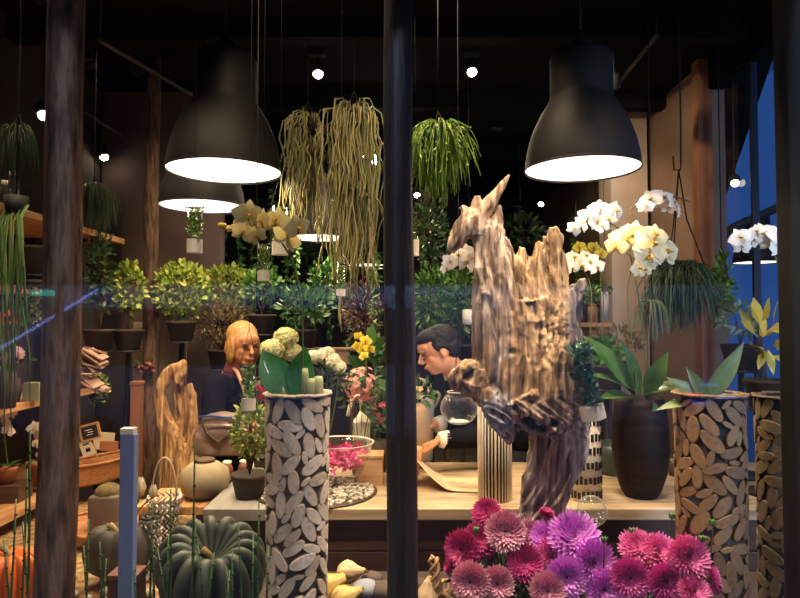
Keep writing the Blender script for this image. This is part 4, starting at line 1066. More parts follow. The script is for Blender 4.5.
for p, r in (((-.03, 0, .05), (.098, .085, .082)), ((-.065, 0, .01), (.062, .078, .075)), ((.02, 0, .088), (.075, .07, .04))):
    b.ball(c + R @ Vector(p), r, 20, 14, rot=R)
for s_ in (-1, 1): b.ball(c + R @ Vector((-.02, s_ * .066, .035)), (.055, .02, .04), 14, 10, rot=R)
b.remesh('hair', M_hairb, .005, t, smooth_it=2, disp=lambda co: .004 * noise.noise(co * 60))
b = MB()
limb(b, [j['pelvis'], j['waist'], j['chest'], j['neck'] + Vector((.02, 0, -.045))], [.155, .15, .175, .085], flat=.8)
limb(b, [j['shR'], j['chest'], j['shL']], [.085, .13, .085])
for s_ in 'RL': limb(b, [j['sh' + s_], j['el' + s_], j['wr' + s_].lerp(j['el' + s_], .12)], [.082, .062, .043])
b.remesh('jacket', M_blackc, .008, t, smooth_it=3, disp=lambda co: .006 * noise.noise(co * 14))
for s_ in 'RL':
    e, w_ = j['el' + s_], j['wr' + s_]; d = (w_ - e).normalized()
    b = MB(); b.tube([w_ - d * .045, w_ - d * .01, w_ + d * .004], [.044, .041, .038], 20); b.build('shirt_cuff', M_cuff, t)
b = MB(); limb(b, [j['neck'] + Vector((.02, 0, -.03)), j['neck'] + Vector((-.01, 0, .012))], [.066, .060]); b.build('shirt_collar', M_cuff, t)
b = MB()
for s_ in 'RL': limb(b, [j['pelvis'] + (j['kn' + s_] - j['pelvis']) * .05, j['kn' + s_], j['an' + s_] + Vector((0, 0, .0))], [.125, .078, .058])
b.ball(j['pelvis'], (.16, .14, .13), 18, 12); b.remesh('trousers', M_trou, .01, t, smooth_it=2)
for s_ in 'RL':
    a = j['an' + s_]; f = Vector((-1, -.2, 0)).normalized(); b = MB(); limb(b, [a + Vector((0, 0, -.045)) - f * .03, a + f * .15 + Vector((0, 0, -.055))], [.044, .034]); b.build('shoe', M_shoe, t)
# --- woman with bag
HW = P(244, 346, 3.65)
fd = Vector((.62, -.76, -.16)).normalized(); bx = HW.x
J = dict(headR=frame(fd), k=1.07, handR=((.7, -.6, -.1), (0, 0, -1), (-.6, -.7, 0), 1.2), handL=((.8, -.3, -.1), (0, 0, -1), (0, .8, 0), 1.2), foot=(.7, -.7, 0),
         j=dict(head=HW, neck=HW + Vector((-.055, .03, -.14)), chest=(bx - .09, 3.69, 1.05), waist=(bx - .11, 3.69, .88), pelvis=(bx - .12, 3.68, .76),
                shR=(bx - .13, 3.55, 1.13), shL=(bx + .02, 3.83, 1.13), elR=(bx - .12, 3.46, .93), wrR=(bx + .08, 3.40, .95), elL=(bx + .11, 3.72, .93), wrL=(bx + .2, 3.55, .95),
                knR=(bx - .11, 3.58, .42), anR=(bx - .13, 3.62, .09), knL=(bx - .03, 3.68, .42), anL=(bx - .03, 3.72, .09)))
t, j, R, k = build_person('person', 'person with blond bobbed hair in a dark coat, handbag at the side', (bx - .1, 3.67, 0), J)
b = MB(); c = j['head']
for p, r in (((-.035, 0, .055), (.098, .090, .085)), ((-.07, 0, -.02), (.060, .085, .10)), ((-.06, 0, -.09), (.055, .075, .04))): b.ball(c + R @ (Vector(p) * k), r, 20, 14, rot=R)
for s_ in (-1, 1): b.ball(c + R @ (Vector((-.012, s_ * .072, -.02)) * k), (.05, .022, .09), 14, 10, rot=R)
b.remesh('hair', M_hairg, .005, t, smooth_it=2, disp=lambda co: .004 * noise.noise(Vector((co.x * 60, co.y * 60, co.z * 12))))
b = MB()
limb(b, [j['pelvis'] + Vector((0, 0, -.25)), j['pelvis'], j['waist'], j['chest'], j['neck'] + Vector((0, 0, -.03))], [.17, .165, .15, .165, .07], flat=.85)
limb(b, [j['shR'], j['chest'], j['shL']], [.075, .12, .075])
for s_ in 'RL': limb(b, [j['sh' + s_], j['el' + s_], j['wr' + s_].lerp(j['el' + s_], .08)], [.075, .06, .045])
b.remesh('coat', M_blackc, .008, t, smooth_it=3, disp=lambda co: .006 * noise.noise(co * 14))
b = MB(); limb(b, [j['neck'] + Vector((0, 0, -.02)), j['neck'] + Vector((.01, 0, .03))], [.075, .07]); b.build('scarf', mat('scarf_red', [(.10, .015, .015), (.16, .03, .03)], .9), t)
b = MB()
for s_ in 'RL': limb(b, [j['pelvis'] + Vector((0, 0, -.1)), j['kn' + s_], j['an' + s_]], [.10, .07, .05])
b.remesh('trousers', M_trou, .01, t, smooth_it=2)
for s_ in 'RL':
    a = j['an' + s_]; f = Vector((.7, -.7, 0)).normalized(); b = MB(); limb(b, [a + Vector((0, 0, -.045)) - f * .03, a + f * .13 + Vector((0, 0, -.055))], [.040, .032]); b.build('shoe', M_shoe, t)
# --- bag
bc = P(223, 432, 3.36)
M_bag = mat('bag_taupe', [(.13, .08, .06), (.22, .15, .115)], .5, scale=12, bump=.25)
M_bagd = mat('bag_trim', [(.03, .02, .015), (.05, .03, .02)], .45)
t = thing('handbag', 'slouchy taupe leather bag hanging at the side of the person in the dark coat', 'bag', bc + Vector((0, 0, -.13)))
s = S(3.62); b = MB()
lim = [(-.155, -.10), (-.14, .06), (-.09, .11), (.08, .11), (.135, .05), (.16, -.09), (.12, -.125), (-.12, -.125)]
K = 24; prof = []
b.ball((0, 0, .115), (.155, .07, .10), 28, 16); b.box((0, 0, .07), (.29, .12, .13), bev=.03); b.ball((0, 0, .19), (.12, .05, .05), 20, 10)
b.remesh('bag_body', M_bag, .007, t, smooth_it=4, disp=lambda co: .006 * noise.noise(co * 18))
b = MB(); b.tube([(-.11, -.03, .20), (-.06, -.07, .13), (0, -.085, .09), (.06, -.07, .13), (.11, -.03, .20)], .007, 8); b.build('bag_handle', M_bagd, t)
b = MB(); b.tube([(-.12, -.03, .215), (-.05, -.055, .225), (.05, -.055, .215), (.13, -.03, .23)], .006, 8); b.build('bag_piping', mat('trim_blue', [(.02, .05, .22), (.03, .07, .3)], .5), t)
b = MB(); b.box((0, -.07, .175), (.16, .010, .012), bev=.003); b.build('bag_zip', mat('brass_dull', [(.35, .25, .15), (.5, .38, .25)], .4, metal=.7), t)
b = MB(); tl = t.location
def W(x, y, Y): return P(x, y, Y) - tl
b.tube([(.13, .0, .21), W(247, 400, 3.36), W(243, 386, 3.40), W(237, 372, 3.50), W(231, 366, 3.68)], .011, 8, flat=.5)
b.tube([(.13, 0, .21), W(251, 415, 3.34), W(247, 400, 3.36)], .009, 8)
b.build('shoulder_strap', mat('strap_tan', [(.30, .16, .09), (.4, .23, .14)], .5), t)

# ================================================================ objects on the table
def onT(px, py, Y=None, z=.752):
    """point on a horizontal plane under pixel"""
    a = P(px, py, 1.0); d = a - Vector((0, 0, CAMZ)); k = (z - CAMZ) / d.z
    return Vector((0, 0, CAMZ)) + d * k
def lathed(name, label, cat, base, parts, group=None, n=32, rz=0):
    t = thing(name, label, cat, base, group, rz=rz)
    for nm, prof, m in parts:
        b = MB(); b.lathe(prof, n); b.build(nm, m, t)
    return t
# ribbed striped vase
M_rib = mat('rib_cream', [(.62, .54, .42), (.75, .68, .56)], .6, scale=20)
p = onT(495, 499); s = S(p.y); Rv = 17 * s; Hv = 116 * s
t = thing('striped_vase', 'tall vase of upright cream and black strips behind the driftwood point', 'vase', p)
b = MB(); b.lathe([(.001, 0), (Rv * .93, 0), (Rv * .93, Hv), (Rv * .8, Hv), (Rv * .8, Hv - .1), (.001, Hv - .1)], 40); b.build('vase_body', M_black, t)
b = MB()
for i in range(30):
    a = i * 2 * PI / 30; q = Vector((math.cos(a), math.sin(a), 0)); w = rnd.uniform(.6, 1.1)
    b.tube([q * Rv * .94 + Vector((0, 0, .002)), q * Rv * rnd.uniform(.93, .97) + Vector((0, 0, Hv * .5)), q * Rv * .94 + Vector((0, 0, Hv + rnd.uniform(0, .006)))], .0044 * w, 6)
b.build('rib_strips', M_rib, t)
# zebra vase
p = onT(586, 499); s = S(p.y); Rv = 15 * s; Hv = 84 * s
t = thing('banded_vase', 'cream vase with jagged black bands beside the driftwood leg', 'vase', p)
b = MB(); b.lathe([(.001, 0), (Rv, 0), (Rv, Hv), (Rv * .9, Hv), (Rv * .9, Hv - .1), (.001, Hv - .1)], 40); b.build('vase_body', M_rib, t)
b = MB()
for r_ in range(6):
    for i in range(22):
        a = (i + .5 * (r_ % 2)) * 2 * PI / 22; z = Hv * (r_ + .5) / 6 + rnd.uniform(-.004, .004); q = Vector((math.cos(a), math.sin(a), 0)) * (Rv + .0015)
        b.box(q + Vector((0, 0, z)), (.003, Rv * .19, Hv / 6 * rnd.uniform(.4, .62)), rz=a)
b.build('black_bands', M_black, t, smooth=False)
# dark urn with orchid leaves
p = onT(641, 496); s = S(p.y)
M_urn = mat('urn_dark', [(.006, .004, .004), (.026, .011, .009)], .6, spec=.2, scale=5, stretch=(1, 1, 8), bump=.1)
t = thing('dark_urn', 'large dark brown urn planted with broad orchid leaves, between banded and mosaic vases', 'urn', p)
b = MB(); b.lathe([(.001, 0), (15 * s, 0), (19 * s, 6 * s), (25 * s, 24 * s), (27.5 * s, 46 * s), (27 * s, 70 * s), (24.5 * s, 90 * s), (23 * s, 97 * s), (21 * s, 97 * s), (20 * s, 88 * s), (.001, 88 * s)], 40,
                  fn=lambda a, u: 1 + .012 * math.sin(u * 60)); b.build('urn_body', M_urn, t)
b = MB(); b.lathe([(.001, 89 * s), (20 * s, 91 * s), (20 * s, 88 * s)], 24); b.build('soil', M_soil, t)
for (x0, y0, x1, y1, w_, nd, bd) in ((634, 395, 596, 342, 22, (.5, -.9, .4), -.5), (638, 396, 598, 372, 16, (.2, -.5, 1), -.6), (645, 394, 690, 386, 15, (0, -.7, 1), -.5), (640, 396, 628, 350, 13, (.3, -1, 0), -.3),
                                     (646, 396, 668, 362, 18, (-.5, -1, .2), -.4), (632, 398, 606, 398, 15, (0, -.6, 1), -.6), (650, 398, 662, 414, 12, (.6, -1, .3), -.6)):
    b = MB(); a = P(x0, y0, p.y - .05) - p; e = P(x1, y1, p.y - .18) - p; d = e - a; b.blade(a, d + Vector((0, 0, d.length * .25)), nd, d.length * 1.06, w_ * s, bend=bd, cup=.3, n=10, pw=.85, base=.25); b.build('leaf', G_orch, t)
# leaves in the brown mosaic vase
M_olive = mat('leaf_olive', [(.08, .13, .03), (.17, .24, .06), (.24, .30, .09)], .4, scale=10)
t = thing('leafy_orchid_plant', 'broad olive orchid leaves rising from the brown mosaic vase', 'plant', P(708, 398, 1.88)); s = S(1.88)
for (x0, x1, y1, w_, nd, bd) in ((702, 744, 342, 20, (.15, -1, .1), -.2), (704, 676, 372, 15, (-.1, -1, .4), -.4), (708, 692, 366, 13, (-.4, -1, .4), -.4), (712, 742, 384, 12, (.2, -.6, 1), -.5), (700, 664, 392, 12, (0, -.7, 1), -.6)):
    b = MB(); a = P(x0, 396, 1.88) - t.location; e = P(x1, y1, 1.84) - t.location; d = e - a; b.blade(a + Vector((0, 0, -.02)), d, nd, d.length * 1.1, w_ * s, bend=bd, cup=.3, n=10, pw=.8, base=.25); b.build('leaf', M_olive, t)
b = MB(); b.ball((0, 0, -.05), (.07, .07, .03), 14, 8); b.build('moss', mat('moss', [(.05, .07, .02), (.12, .13, .04)], .95, scale=60, bump=.5), t)
# dark green dish
p = onT(612, 474)
lathed('oval_dish', 'dark green dish standing on the table before the urn', 'dish', p, [('dish_body', [(.001, 0), (.05, 0), (.075, .05), (.10, .15), (.094, .15), (.07, .055), (.001, .012)], mat('dish_green', [(.02, .035, .025), (.05, .07, .05)], .4))])
# hanging fish bowl
p = P(459, 408, 2.3); s = S(2.3); r = 18.5 * s
t = thing('fish_bowl', 'round clear glass bowl hanging in front of the bending person', 'bowl', p)
b = MB(); b.lathe([(.001, -r * .86)] + [(r * math.sin(a), -r * math.cos(a) * .92) for a in [.45 + i * .17 for i in range(13)]] + [(r * .60, r * .80), (r * .66, r * .86)], 36); b.build('glass_bowl', M_bowl, t)
b = MB(); b.lathe([(r * .64, r * .84), (r * .67, r * .88), (r * .64, r * .90), (r * .61, r * .87), (r * .64, r * .84)], 36); b.build('glass_rim', mat('rim_glass', [(.6, .55, .45), (.7, .65, .55)], .15), t)
b = MB(); b.lathe([(.001, -r * .8), (r * .55, -r * .72), (r * .5, -r * .68), (.001, -r * .7)], 24); b.build('sand_bed', M_sand, t)
b = MB()
for q in (0, 2.1, 4.2): b.tube([(r * .64 * math.cos(q), r * .64 * math.sin(q), r * .87), (0, 0, r * 4), (0, 0, CZ - p.z)], .0009, 4)
b.build('hanging_wire', M_wire, t)
# glass terrarium ball
p = P(592, 511, 2.3); s = S(2.3); r = 15 * s; 
t = thing('glass_globe', 'small clear glass globe with sparkling pieces beyond the largest lilac dahlia', 'globe', p)
b = MB(); b.ball((0, 0, 0), r, 28, 18); b.build('glass_shell', M_bowl, t)
b = MB()
for i in range(14): q = rv(r * .7); q.z = -abs(q.z); b.ball(q, r * .09, 6, 5)
b.build('sparkle_stones', mat('spark', [(.3, .35, .6), (.7, .6, .45)], .2, src='island'), t)
b = MB(); b.lathe([(r * .35, -r * .98), (r * .42, -r * 1.1), (r * .42, -(p.z - .561)), (r * .3, -(p.z - .561))], 16); b.build('stand', M_wire, t)
# petal bowl
p = onT(340, 484); 
M_petal = mat('petal_magenta', [(.45, .01, .12), (.75, .08, .32), (.8, .2, .45)], .6, src='island')
t = thing('petal_bowl', 'wide glass bowl filled with magenta petals on the table', 'bowl', p); R_ = .15; H_ = .19
b = MB(); b.lathe([(.001, .004), (.06, .004), (.075, .02), (.11, .07), (.14, .14), (R_, H_), (R_ + .006, H_ + .002), (R_ + .004, H_ - .004)], 40); b.build('glass_bowl', M_bowl, t)
b = MB()
for i in range(260):
    a = rnd.uniform(0, 6.3); q = math.sqrt(rnd.random()) * .115; z = rnd.uniform(.08, .165); q = min(q, .06 + z * .35)
    b.blade((q * math.cos(a), q * math.sin(a), z), rv(1), rv(1), .04, .025, n=2, bend=.6)
b.build('petals', M_petal, t)
b = MB(); b.lathe([(R_ + .004, H_ - .002), (R_ + .007, H_ + .003), (R_ + .001, H_ + .003), (R_ - .001, H_ - .002)], 40); b.build('glass_rim', MATS['rim_glass'], t)
# silver mosaic tray
p = onT(316, 492); M_mos = mat('mosaic_silver', [(.35, .3, .22), (.75, .68, .56), (.95, .88, .78)], .4, src='island')
t = thing('mosaic_tray', 'flat round tray of glittering chips on the table beneath the petal bowl', 'tray', p)
b = MB(); b.lathe([(.001, 0), (.26, 0), (.268, .004), (.26, .008), (.001, .008)], 40); b.build('tray_base', M_bagd, t)
b = MB()
for i in range(700):
    a = rnd.uniform(0, 6.3); q = math.sqrt(rnd.random()) * .25; b.box((q * math.cos(a), q * math.sin(a), .011), (.014, .010, .005), rz=rnd.uniform(0, 3))
b.build('mosaic_chips', M_mos, t, smooth=False)
# watering bottle
p = onT(361, 470); p.y += .05; z0 = .752
s = S(p.y); M_cream = mat('cream_enamel', [(.74, .68, .50), (.82, .76, .58)], .5)
t = thing('watering_can', 'cream square watering can with thin hooked spout behind the petal bowl', 'watering can', p)
zb = (P(361, 442, p.y).z - p.z); zt = P(361, 421, p.y).z - p.z
b = MB(); b.box((0, 0, zt / 2), (.085, .085, zt), bev=.006); b.build('can_body', M_cream, t, smooth=False)
b = MB(); b.lathe([(.045, 0), (.018, .035), (.012, .05), (.001, .05)], 20, c=(0, 0, zt)); b.build('can_neck', M_cream, t)
b = MB(); b.tube([(0, 0, zt + .04), (-.002, -.02, zt + .10), (-.02, -.03, zt + .135), (-.045, -.03, zt + .12), (-.06, -.03, zt + .07), (-.07, -.03, zt + .03)], .0095, 8); b.build('spout', M_cream, t)
b = MB(); b.tube([(.0, 0, zt + .04), (-.01, 0, zt + .12), (-.03, 0, zt + .2)], .0035, 8); b.build('handle_rod', M_cream, t)
# wooden box by central pole
p = onT(370, 482); t = thing('wooden_box', 'small pale wooden box on the table close to the central pole', 'box', p)
b = MB(); b.box((0, 0, .06), (.12, .12, .12), bev=.004); b.build('box_body', mat('box_wood', [(.45, .26, .12), (.6, .38, .2)], .6, scale=6, stretch=(1, 1, 6)), t, smooth=False)
b = MB(); b.box((0, 0, .128), (.128, .128, .014), bev=.003); b.build('lid', MATS['box_wood'], t, smooth=False)
# fruit
for x, y, lab in ((331, 450, 'orange fruit half behind the pale mosaic vase edge'), (345, 450, 'small reddish orange fruit next to the watering can')):
    p = onT(x, y + 14); t = thing('orange_fruit', lab, 'fruit', p + Vector((0, 0, .0)), 'oranges by the watering can')
    zz = P(x, y - 16, p.y).z - p.z
    b = MB(); b.ball((0, 0, .035), (.036, .036, .034), 16, 12); b.build('fruit_body', mat('fruit_orange', [(.6, .17, .02), (.75, .28, .04)], .45), t)
    b = MB(); b.ball((0, 0, .069), .004, 6, 4); b.build('stem', M_stem, t)
# paper wrap
p = onT(440, 494)
t = thing('wrapping_paper', 'large sheet of cream wrapping paper curling open on the table at the central pole', 'paper', p)
M_pap = mat('paper_cream', [(.68, .46, .26), (.80, .60, .38)], .7, scale=3, sub=.0)
b = MB(); vs = []; nu, nv = 16, 10
for i in range(nu + 1):
    for q in range(nv + 1):
        u = i / nu; v = q / nv
        x = -.20 + .42 * u; z = .004 + .30 * max(0, (.6 - u)) ** 1.5 * 2.0 * (1 - .2 * v); y = .04 + .26 * v - .04 * u
        vs.append((x, y, z + .006 * math.sin(v * 5 + u * 3)))
b.add(vs, [(i * (nv + 1) + q, (i + 1) * (nv + 1) + q, (i + 1) * (nv + 1) + q + 1, i * (nv + 1) + q + 1) for i in range(nu) for q in range(nv)])
o = b.build('paper_sheet', M_pap, t); md = o.modifiers.new('s', 'SOLIDIFY'); md.thickness = .002
b = MB(); b.lathe([(.001, 0), (.035, 0), (.05, .08), (.06, .16), (.055, .16), (.001, .12)], 24, c=(-.13, .14, .01)); b.build('paper_cone', mat('paper_orange', [(.5, .22, .08), (.62, .32, .14)], .6), t)
# taupe pot & cup near man
p = onT(416, 474, z=.752); 
lathed('taupe_pot', 'rounded taupe pot between the central pole and the hanging bowl', 'pot', (P(412, 420, 3.2).x, 3.2, .752), [('pot_body', [(.001, 0), (.06, 0), (.085, .06), (.095, .18), (.085, .29), (.06, .33), (.055, .32), (.001, .3)], mat('pot_taupe', [(.30, .20, .12), (.4, .28, .18)], .6))])
t = lathed('cup', 'pale cup with looped handle in front of the bending person', 'cup', (P(436, 405, 3.24).x - .06, 3.36, .752), [('cup_body', [(.001, 0), (.05, 0), (.055, .2), (.06, .34), (.055, .34), (.05, .30), (.001, .3)], mat('cup_pale', [(.5, .47, .36), (.6, .56, .45)], .5))])
b = MB(); b.tube(qbez((.05, 0, .36), (.12, 0, .37), (.055, 0, .28), 8), .008, 8); b.build('handle', MATS['cup_pale'], t)
# bouquet he arranges
def posy(name, px, py, Y, r, n, mats_, label, cat='flowers', fs=.018, leafm=G_mid, leaves=60, group=None, squash=.7, base=None, vase=False):
    c = P(px, py, Y); s = S(Y); R_ = r * s
    t = thing(name, label, cat, c if base is None else (c.x, c.y, base), group); off = Vector((0, 0, 0)) if base is None else Vector((0, 0, c.z - base))
    b = MB()
    for i in range(n):
        v = rv(1); v.y = -abs(v.y) * .8; q = off + Vector((v.x, v.y, v.z * squash)) * R_ * rnd.uniform(.6, 1)
        for k in range(5):
            a = k * 1.257 + i; e1 = v.orthogonal().normalized(); e2 = v.cross(e1)
            d = e1 * math.cos(a) + e2 * math.sin(a) + v * .5; b.blade(q, d, v, fs, fs * .75, n=2, bend=-.5)
    b.build('blooms', mats_, t)
    b = MB(); bushleaves(b, off - Vector((0, 0, R_ * .3)), (R_ * 1.0, R_ * .7, R_ * squash), leaves, .05, .022); b.build('leaves', leafm, t)
    b = MB(); branches(b, (0, 0, -R_ * (1.4 if base is None else 0)), off, (R_, R_ * .6, R_ * squash), 8, .0025); b.build('stem', M_stem, t)
    if vase:
        b = MB(); h = min(.16, (c.z - base) * .5); b.lathe([(.001, 0), (.035, 0), (.045, h * .5), (.035, h), (.03, h), (.001, h * .6)], 20); b.build('vase', M_pot, t)
    return t
def bl(name, cols): return mat(name, cols, .6, src='island')
posy('mixed_bouquet', 416, 388, 3.2, 16, 26, bl('bloom_mixed', [(.6, .5, .1), (.7, .6, .4), (.6, .1, .2)]), 'small mixed bouquet with pink and yellow blooms under the face of the bending person', leaves=70, base=1.075)
posy('pink_flowers', 360, 385, 3.05, 20, 90, bl('bloom_salmon', [(.55, .16, .12), (.72, .32, .24), (.75, .42, .34)]), 'mass of salmon pink blooms behind the watering can', leaves=30, squash=1.0, base=.753, vase=True)
posy('pink_flowers', 379, 408, 3.1, 10, 14, bl('bloom_rose', [(.55, .08, .12), (.7, .2, .22)]), 'loose rose blooms and green leaves against the central pole', leaves=60, squash=2.0, base=.753, vase=True)
posy('red_flowers', 262, 388, 3.2, 8, 16, bl('bloom_red', [(.5, .01, .06), (.7, .04, .25)]), 'magenta and red blooms just left of the pale mosaic vase', leaves=20, squash=1.8, base=.753, vase=True)
posy('pink_flowers', 8, 318, 2.7, 14, 18, bl('bloom_deep', [(.4, .02, .03), (.6, .1, .1)]), 'dark red blooms on the shelf wall at the window edge', leaves=20, squash=.6, base=1.122, vase=True)
posy('pink_flowers', 12, 355, 2.9, 18, 40, bl('bloom_lilac', [(.45, .25, .3), (.6, .4, .42)]), 'faded lilac pink blooms on the middle shelf', leaves=16, squash=.45, base=1.122, vase=True)
# hydrangea heads
M_hyd = mat('hydrangea_green', [(.34, .38, .12), (.55, .55, .25), (.62, .60, .34)], .7, src='island')
M_carn = mat('carnation_white', [(.62, .58, .36), (.80, .76, .52), (.84, .80, .6)], .7, src='island')
def ballbloom(name, px, py, Y, r, m, label, group, n=160, fs=.012, to=-.25):
    c = P(px, py, Y); R_ = r * S(Y); t = thing(name, label, 'flower', c, group); b = MB()
    for i in range(n):
        u = 1 - 2 * (i + .5) / n; a = i * 2.39996; q = math.sqrt(1 - u * u); v = Vector((q * math.cos(a), q * math.sin(a), u * .85))
        e1 = v.orthogonal().normalized(); e2 = v.cross(e1)
        for k in range(4):
            an = k * PI / 2 + i; d = e1 * math.cos(an) + e2 * math.sin(an) + v * .35; b.blade(v * R_ * rnd.uniform(.78, .95), d + v * .3, v, fs * 1.25, fs, n=2, bend=-.6, mi=0)
    b.ball((0, 0, 0), R_ * .72, 12, 8); b.build('florets', m, t)
    to = .753 - c.z; b = MB(); b.tube(qbez((0, 0, -R_ * .8), (0, .02, to * .4), (P(305, 450, Y).x - c.x, .06, to), 8), .0035, 6); b.build('stem', M_stem, t)
ballbloom('hydrangea', 286, 338, 2.64, 13, M_hyd, 'highest pale green hydrangea head behind the broad leaves', 'pale green hydrangeas')
ballbloom('hydrangea', 272, 350, 2.58, 13, M_hyd, 'pale green hydrangea head lowest, nearest the blond person', 'pale green hydrangeas')
ballbloom('hydrangea', 292, 352, 2.65, 11, M_hyd, 'pale green hydrangea head tucked directly behind the broad leaf tips', 'pale green hydrangeas')
for i, (x, y, r, lab) in enumerate(((314, 357, 7, 'white carnation at the outer end of its bunch by the broad leaf'), (323, 356, 7.5, 'white carnation second along its bunch'), (332, 361, 9, 'largest white carnation in the middle of its bunch'),
                                    (338, 367, 7.5, 'lowest white carnation drooping toward the salmon blooms'), (328, 353, 6, 'small white carnation on top of its bunch'))):
    ballbloom('carnation', x, y, 2.60, r, M_carn, lab, 'white carnations', n=90, fs=.014)
t = thing('carnation_foliage', 'dark green foliage under the white carnations', 'foliage', P(326, 378, 2.6)); b = MB(); bushleaves(b, (0, 0, 0), (.075, .05, .05), 90, .05, .014); b.build('leaves', G_dark, t)
b = MB(); branches(b, (-.08, .05, .753 - t.location.z), (0, 0, 0), (.06, .04, .05), 8); b.build('stem', M_stem, t)

# ================================================================ shrubs and greenery
bush('leafy_shrub', 129, 287, 3.7, 15, 26, 'small lime green shrub left of the slim trunk column', G_lime, n=380, L=.038, W=.026, stem_to=330)
bush('leafy_shrub', 182, 290, 3.85, 28, 27, 'bright lime green shrub right of the slim trunk column', G_lime, n=1000, L=.038, W=.026, stem_to=322)
bush('leafy_shrub', 228, 285, 4.15, 30, 19, 'yellow-green shrub under the tube planter, beyond the brownish heath', G_lime, n=800, L=.036, W=.024, stem_to=320)
bush('leafy_shrub', 262, 285, 3.9, 18, 15, 'vivid green shrub right below the glass tubes', G_mid, n=380, L=.045, W=.024, stem_to=315)
bush('heather_shrub', 222, 322, 4.0, 36, 24, 'feathery rust brown heather shrub above the blond head', G_brown, n=1500, L=.03, W=.006, stem_to=350, shell=.2)
bush('leafy_shrub', 250, 430, 2.65, 17, 27, 'fine-leaved light green plant beside the pale mosaic vase', G_lime, n=620, L=.03, W=.012, stem_to=474, sup=.753)
bush('trailing_foliage', 305, 305, 4.3, 28, 20, 'dark green foliage below the strands, behind hydrangeas', G_mid, n=420, L=.05, W=.022, stem_to=330, ryy=14, shell=.2)
bush('trailing_foliage', 325, 280, 4.6, 14, 22, 'dark climbing foliage between the two distant lamps', G_mid, n=260, L=.05, W=.03, stem_to=300, shell=.2)
bush('twiggy_shrub', 362, 312, 4.2, 22, 34, 'reddish twiggy shrub left of the central pole', bl('leaf_rust', [(.06, .02, .015), (.16, .06, .04), (.06, .09, .03)]), n=420, L=.05, W=.012, stem_to=350, shell=.2)
bush('leafy_shrub', 374, 368, 3.6, 10, 26, 'broad-leaved green plant hugging the central pole', G_mid, n=50, L=.12, W=.06, stem_to=420, sup=0)
bush('trailing_foliage', 432, 300, 4.2, 20, 36, 'thick green foliage between central pole and driftwood', G_mid, n=700, L=.055, W=.02, stem_to=345, shell=.2)
bush('trailing_foliage', 462, 300, 4.4, 18, 34, 'green foliage behind the driftwood neck and square pot', G_mid, n=600, L=.055, W=.02, stem_to=345, shell=.2)
bush('climbing_fern', 428, 230, 4.6, 16, 40, 'dark leafy climber below the fern ball', G_dark, n=420, L=.06, W=.02, stem_to=190, shell=.2, hang=True)
bush('climbing_fern', 520, 232, 5.5, 24, 14, 'dark green foliage seen through the gap by the driftwood crown', G_dark, n=160, L=.08, W=.03, stem_to=218, hang=True)
bush('dried_flowers', 618, 340, 3.6, 26, 12, 'dried cream and rust flowers behind the broad orchid leaves', bl('dried_mix', [(.35, .10, .04), (.5, .36, .2), (.3, .3, .1)]), n=300, L=.045, W=.02, stem_to=362)
bush('leafy_shrub', 606, 352, 3.2, 12, 10, 'small bright green plant beside the tilted moss tube', G_mid, n=90, L=.06, W=.035, stem_to=365, sup=.753)
bush('ivy', 722, 290, 3.1, 10, 40, 'light green ivy climbing just inside the side window', G_fern, n=260, L=.04, W=.018, stem_to=245, shell=.1, hang=True)
bush('ivy', 740, 320, 3.0, 20, 16, 'pale variegated foliage low in the side window', bl('leaf_varieg', [(.15, .25, .08), (.45, .5, .3), (.1, .2, .1)]), n=110, L=.05, W=.018, stem_to=345, sup=.753)
bush('leafy_shrub', 765, 340, 2.7, 14, 24, 'big yellowing leaves against the side window jamb', bl('leaf_yellow', [(.3, .32, .06), (.5, .45, .12)]), n=18, L=.14, W=.05, stem_to=380, sup=.753)
bush('ivy', 100, 270, 3.6, 12, 50, 'dark ivy hanging beyond the timber pole', G_dark, n=380, L=.045, W=.02, stem_to=330, shell=.1)
bush('leafy_shrub', 99, 389, 3.6, 9, 15, 'tiny lime plant at the end of the middle shelf', G_lime, n=160, L=.03, W=.02, stem_to=397, sup=1.12)
bush('trailing_foliage', 300, 240, 5.5, 26, 30, 'dark hanging foliage behind the first distant lamp', G_dark, n=220, L=.08, W=.03, stem_to=212, hang=True, shell=.2)
bush('ivy', 35, 290, 2.75, 10, 42, 'pale variegated ivy trailing from the upper shelf left of the timber pole', bl('leaf_ivy', [(.12, .16, .06), (.35, .38, .2), (.08, .14, .04)]), n=300, L=.022, W=.018, stem_to=248, shell=.1, sup=1.66)
# strap leaves
t = thing('strap_leaf_plant', 'long pale green strap leaves hanging over the shelves at the window edge', 'plant', P(16, 205, 2.15)); s = S(2.15)
b = MB()
for i in range(14):
    x0 = rnd.uniform(-8, 14) * s; x1 = x0 + rnd.uniform(-4, 18) * s; L_ = rnd.uniform(120, 235) * s
    b.tube([(x0, 0, 0), (x0 + (x1 - x0) * .15, -.04, -.1 * L_), (x0 + (x1 - x0) * .5 + rnd.uniform(-5, 5) * s, -.06, -.4 * L_), (x1, -.05, -.75 * L_), (x1 + rnd.uniform(-3, 3) * s, -.04, -L_)], [.003, .005, .0055, .004, .001], 5, flat=.25)
b.build('strap_leaves', mat('strap_green', [(.05, .11, .02), (.13, .22, .05), (.10, .16, .04)], .5, src='island'), t)
b = MB(); b.lathe([(.001, -.03), (.03, -.03), (.04, .03), (.036, .03), (.001, .01)], 20); b.build('pot', M_black, t)
b = MB(); b.tube([(0, 0, 0), (0, 0, CZ - t.location.z)], .002, 4); b.build('hanging_wire', M_wire, t)

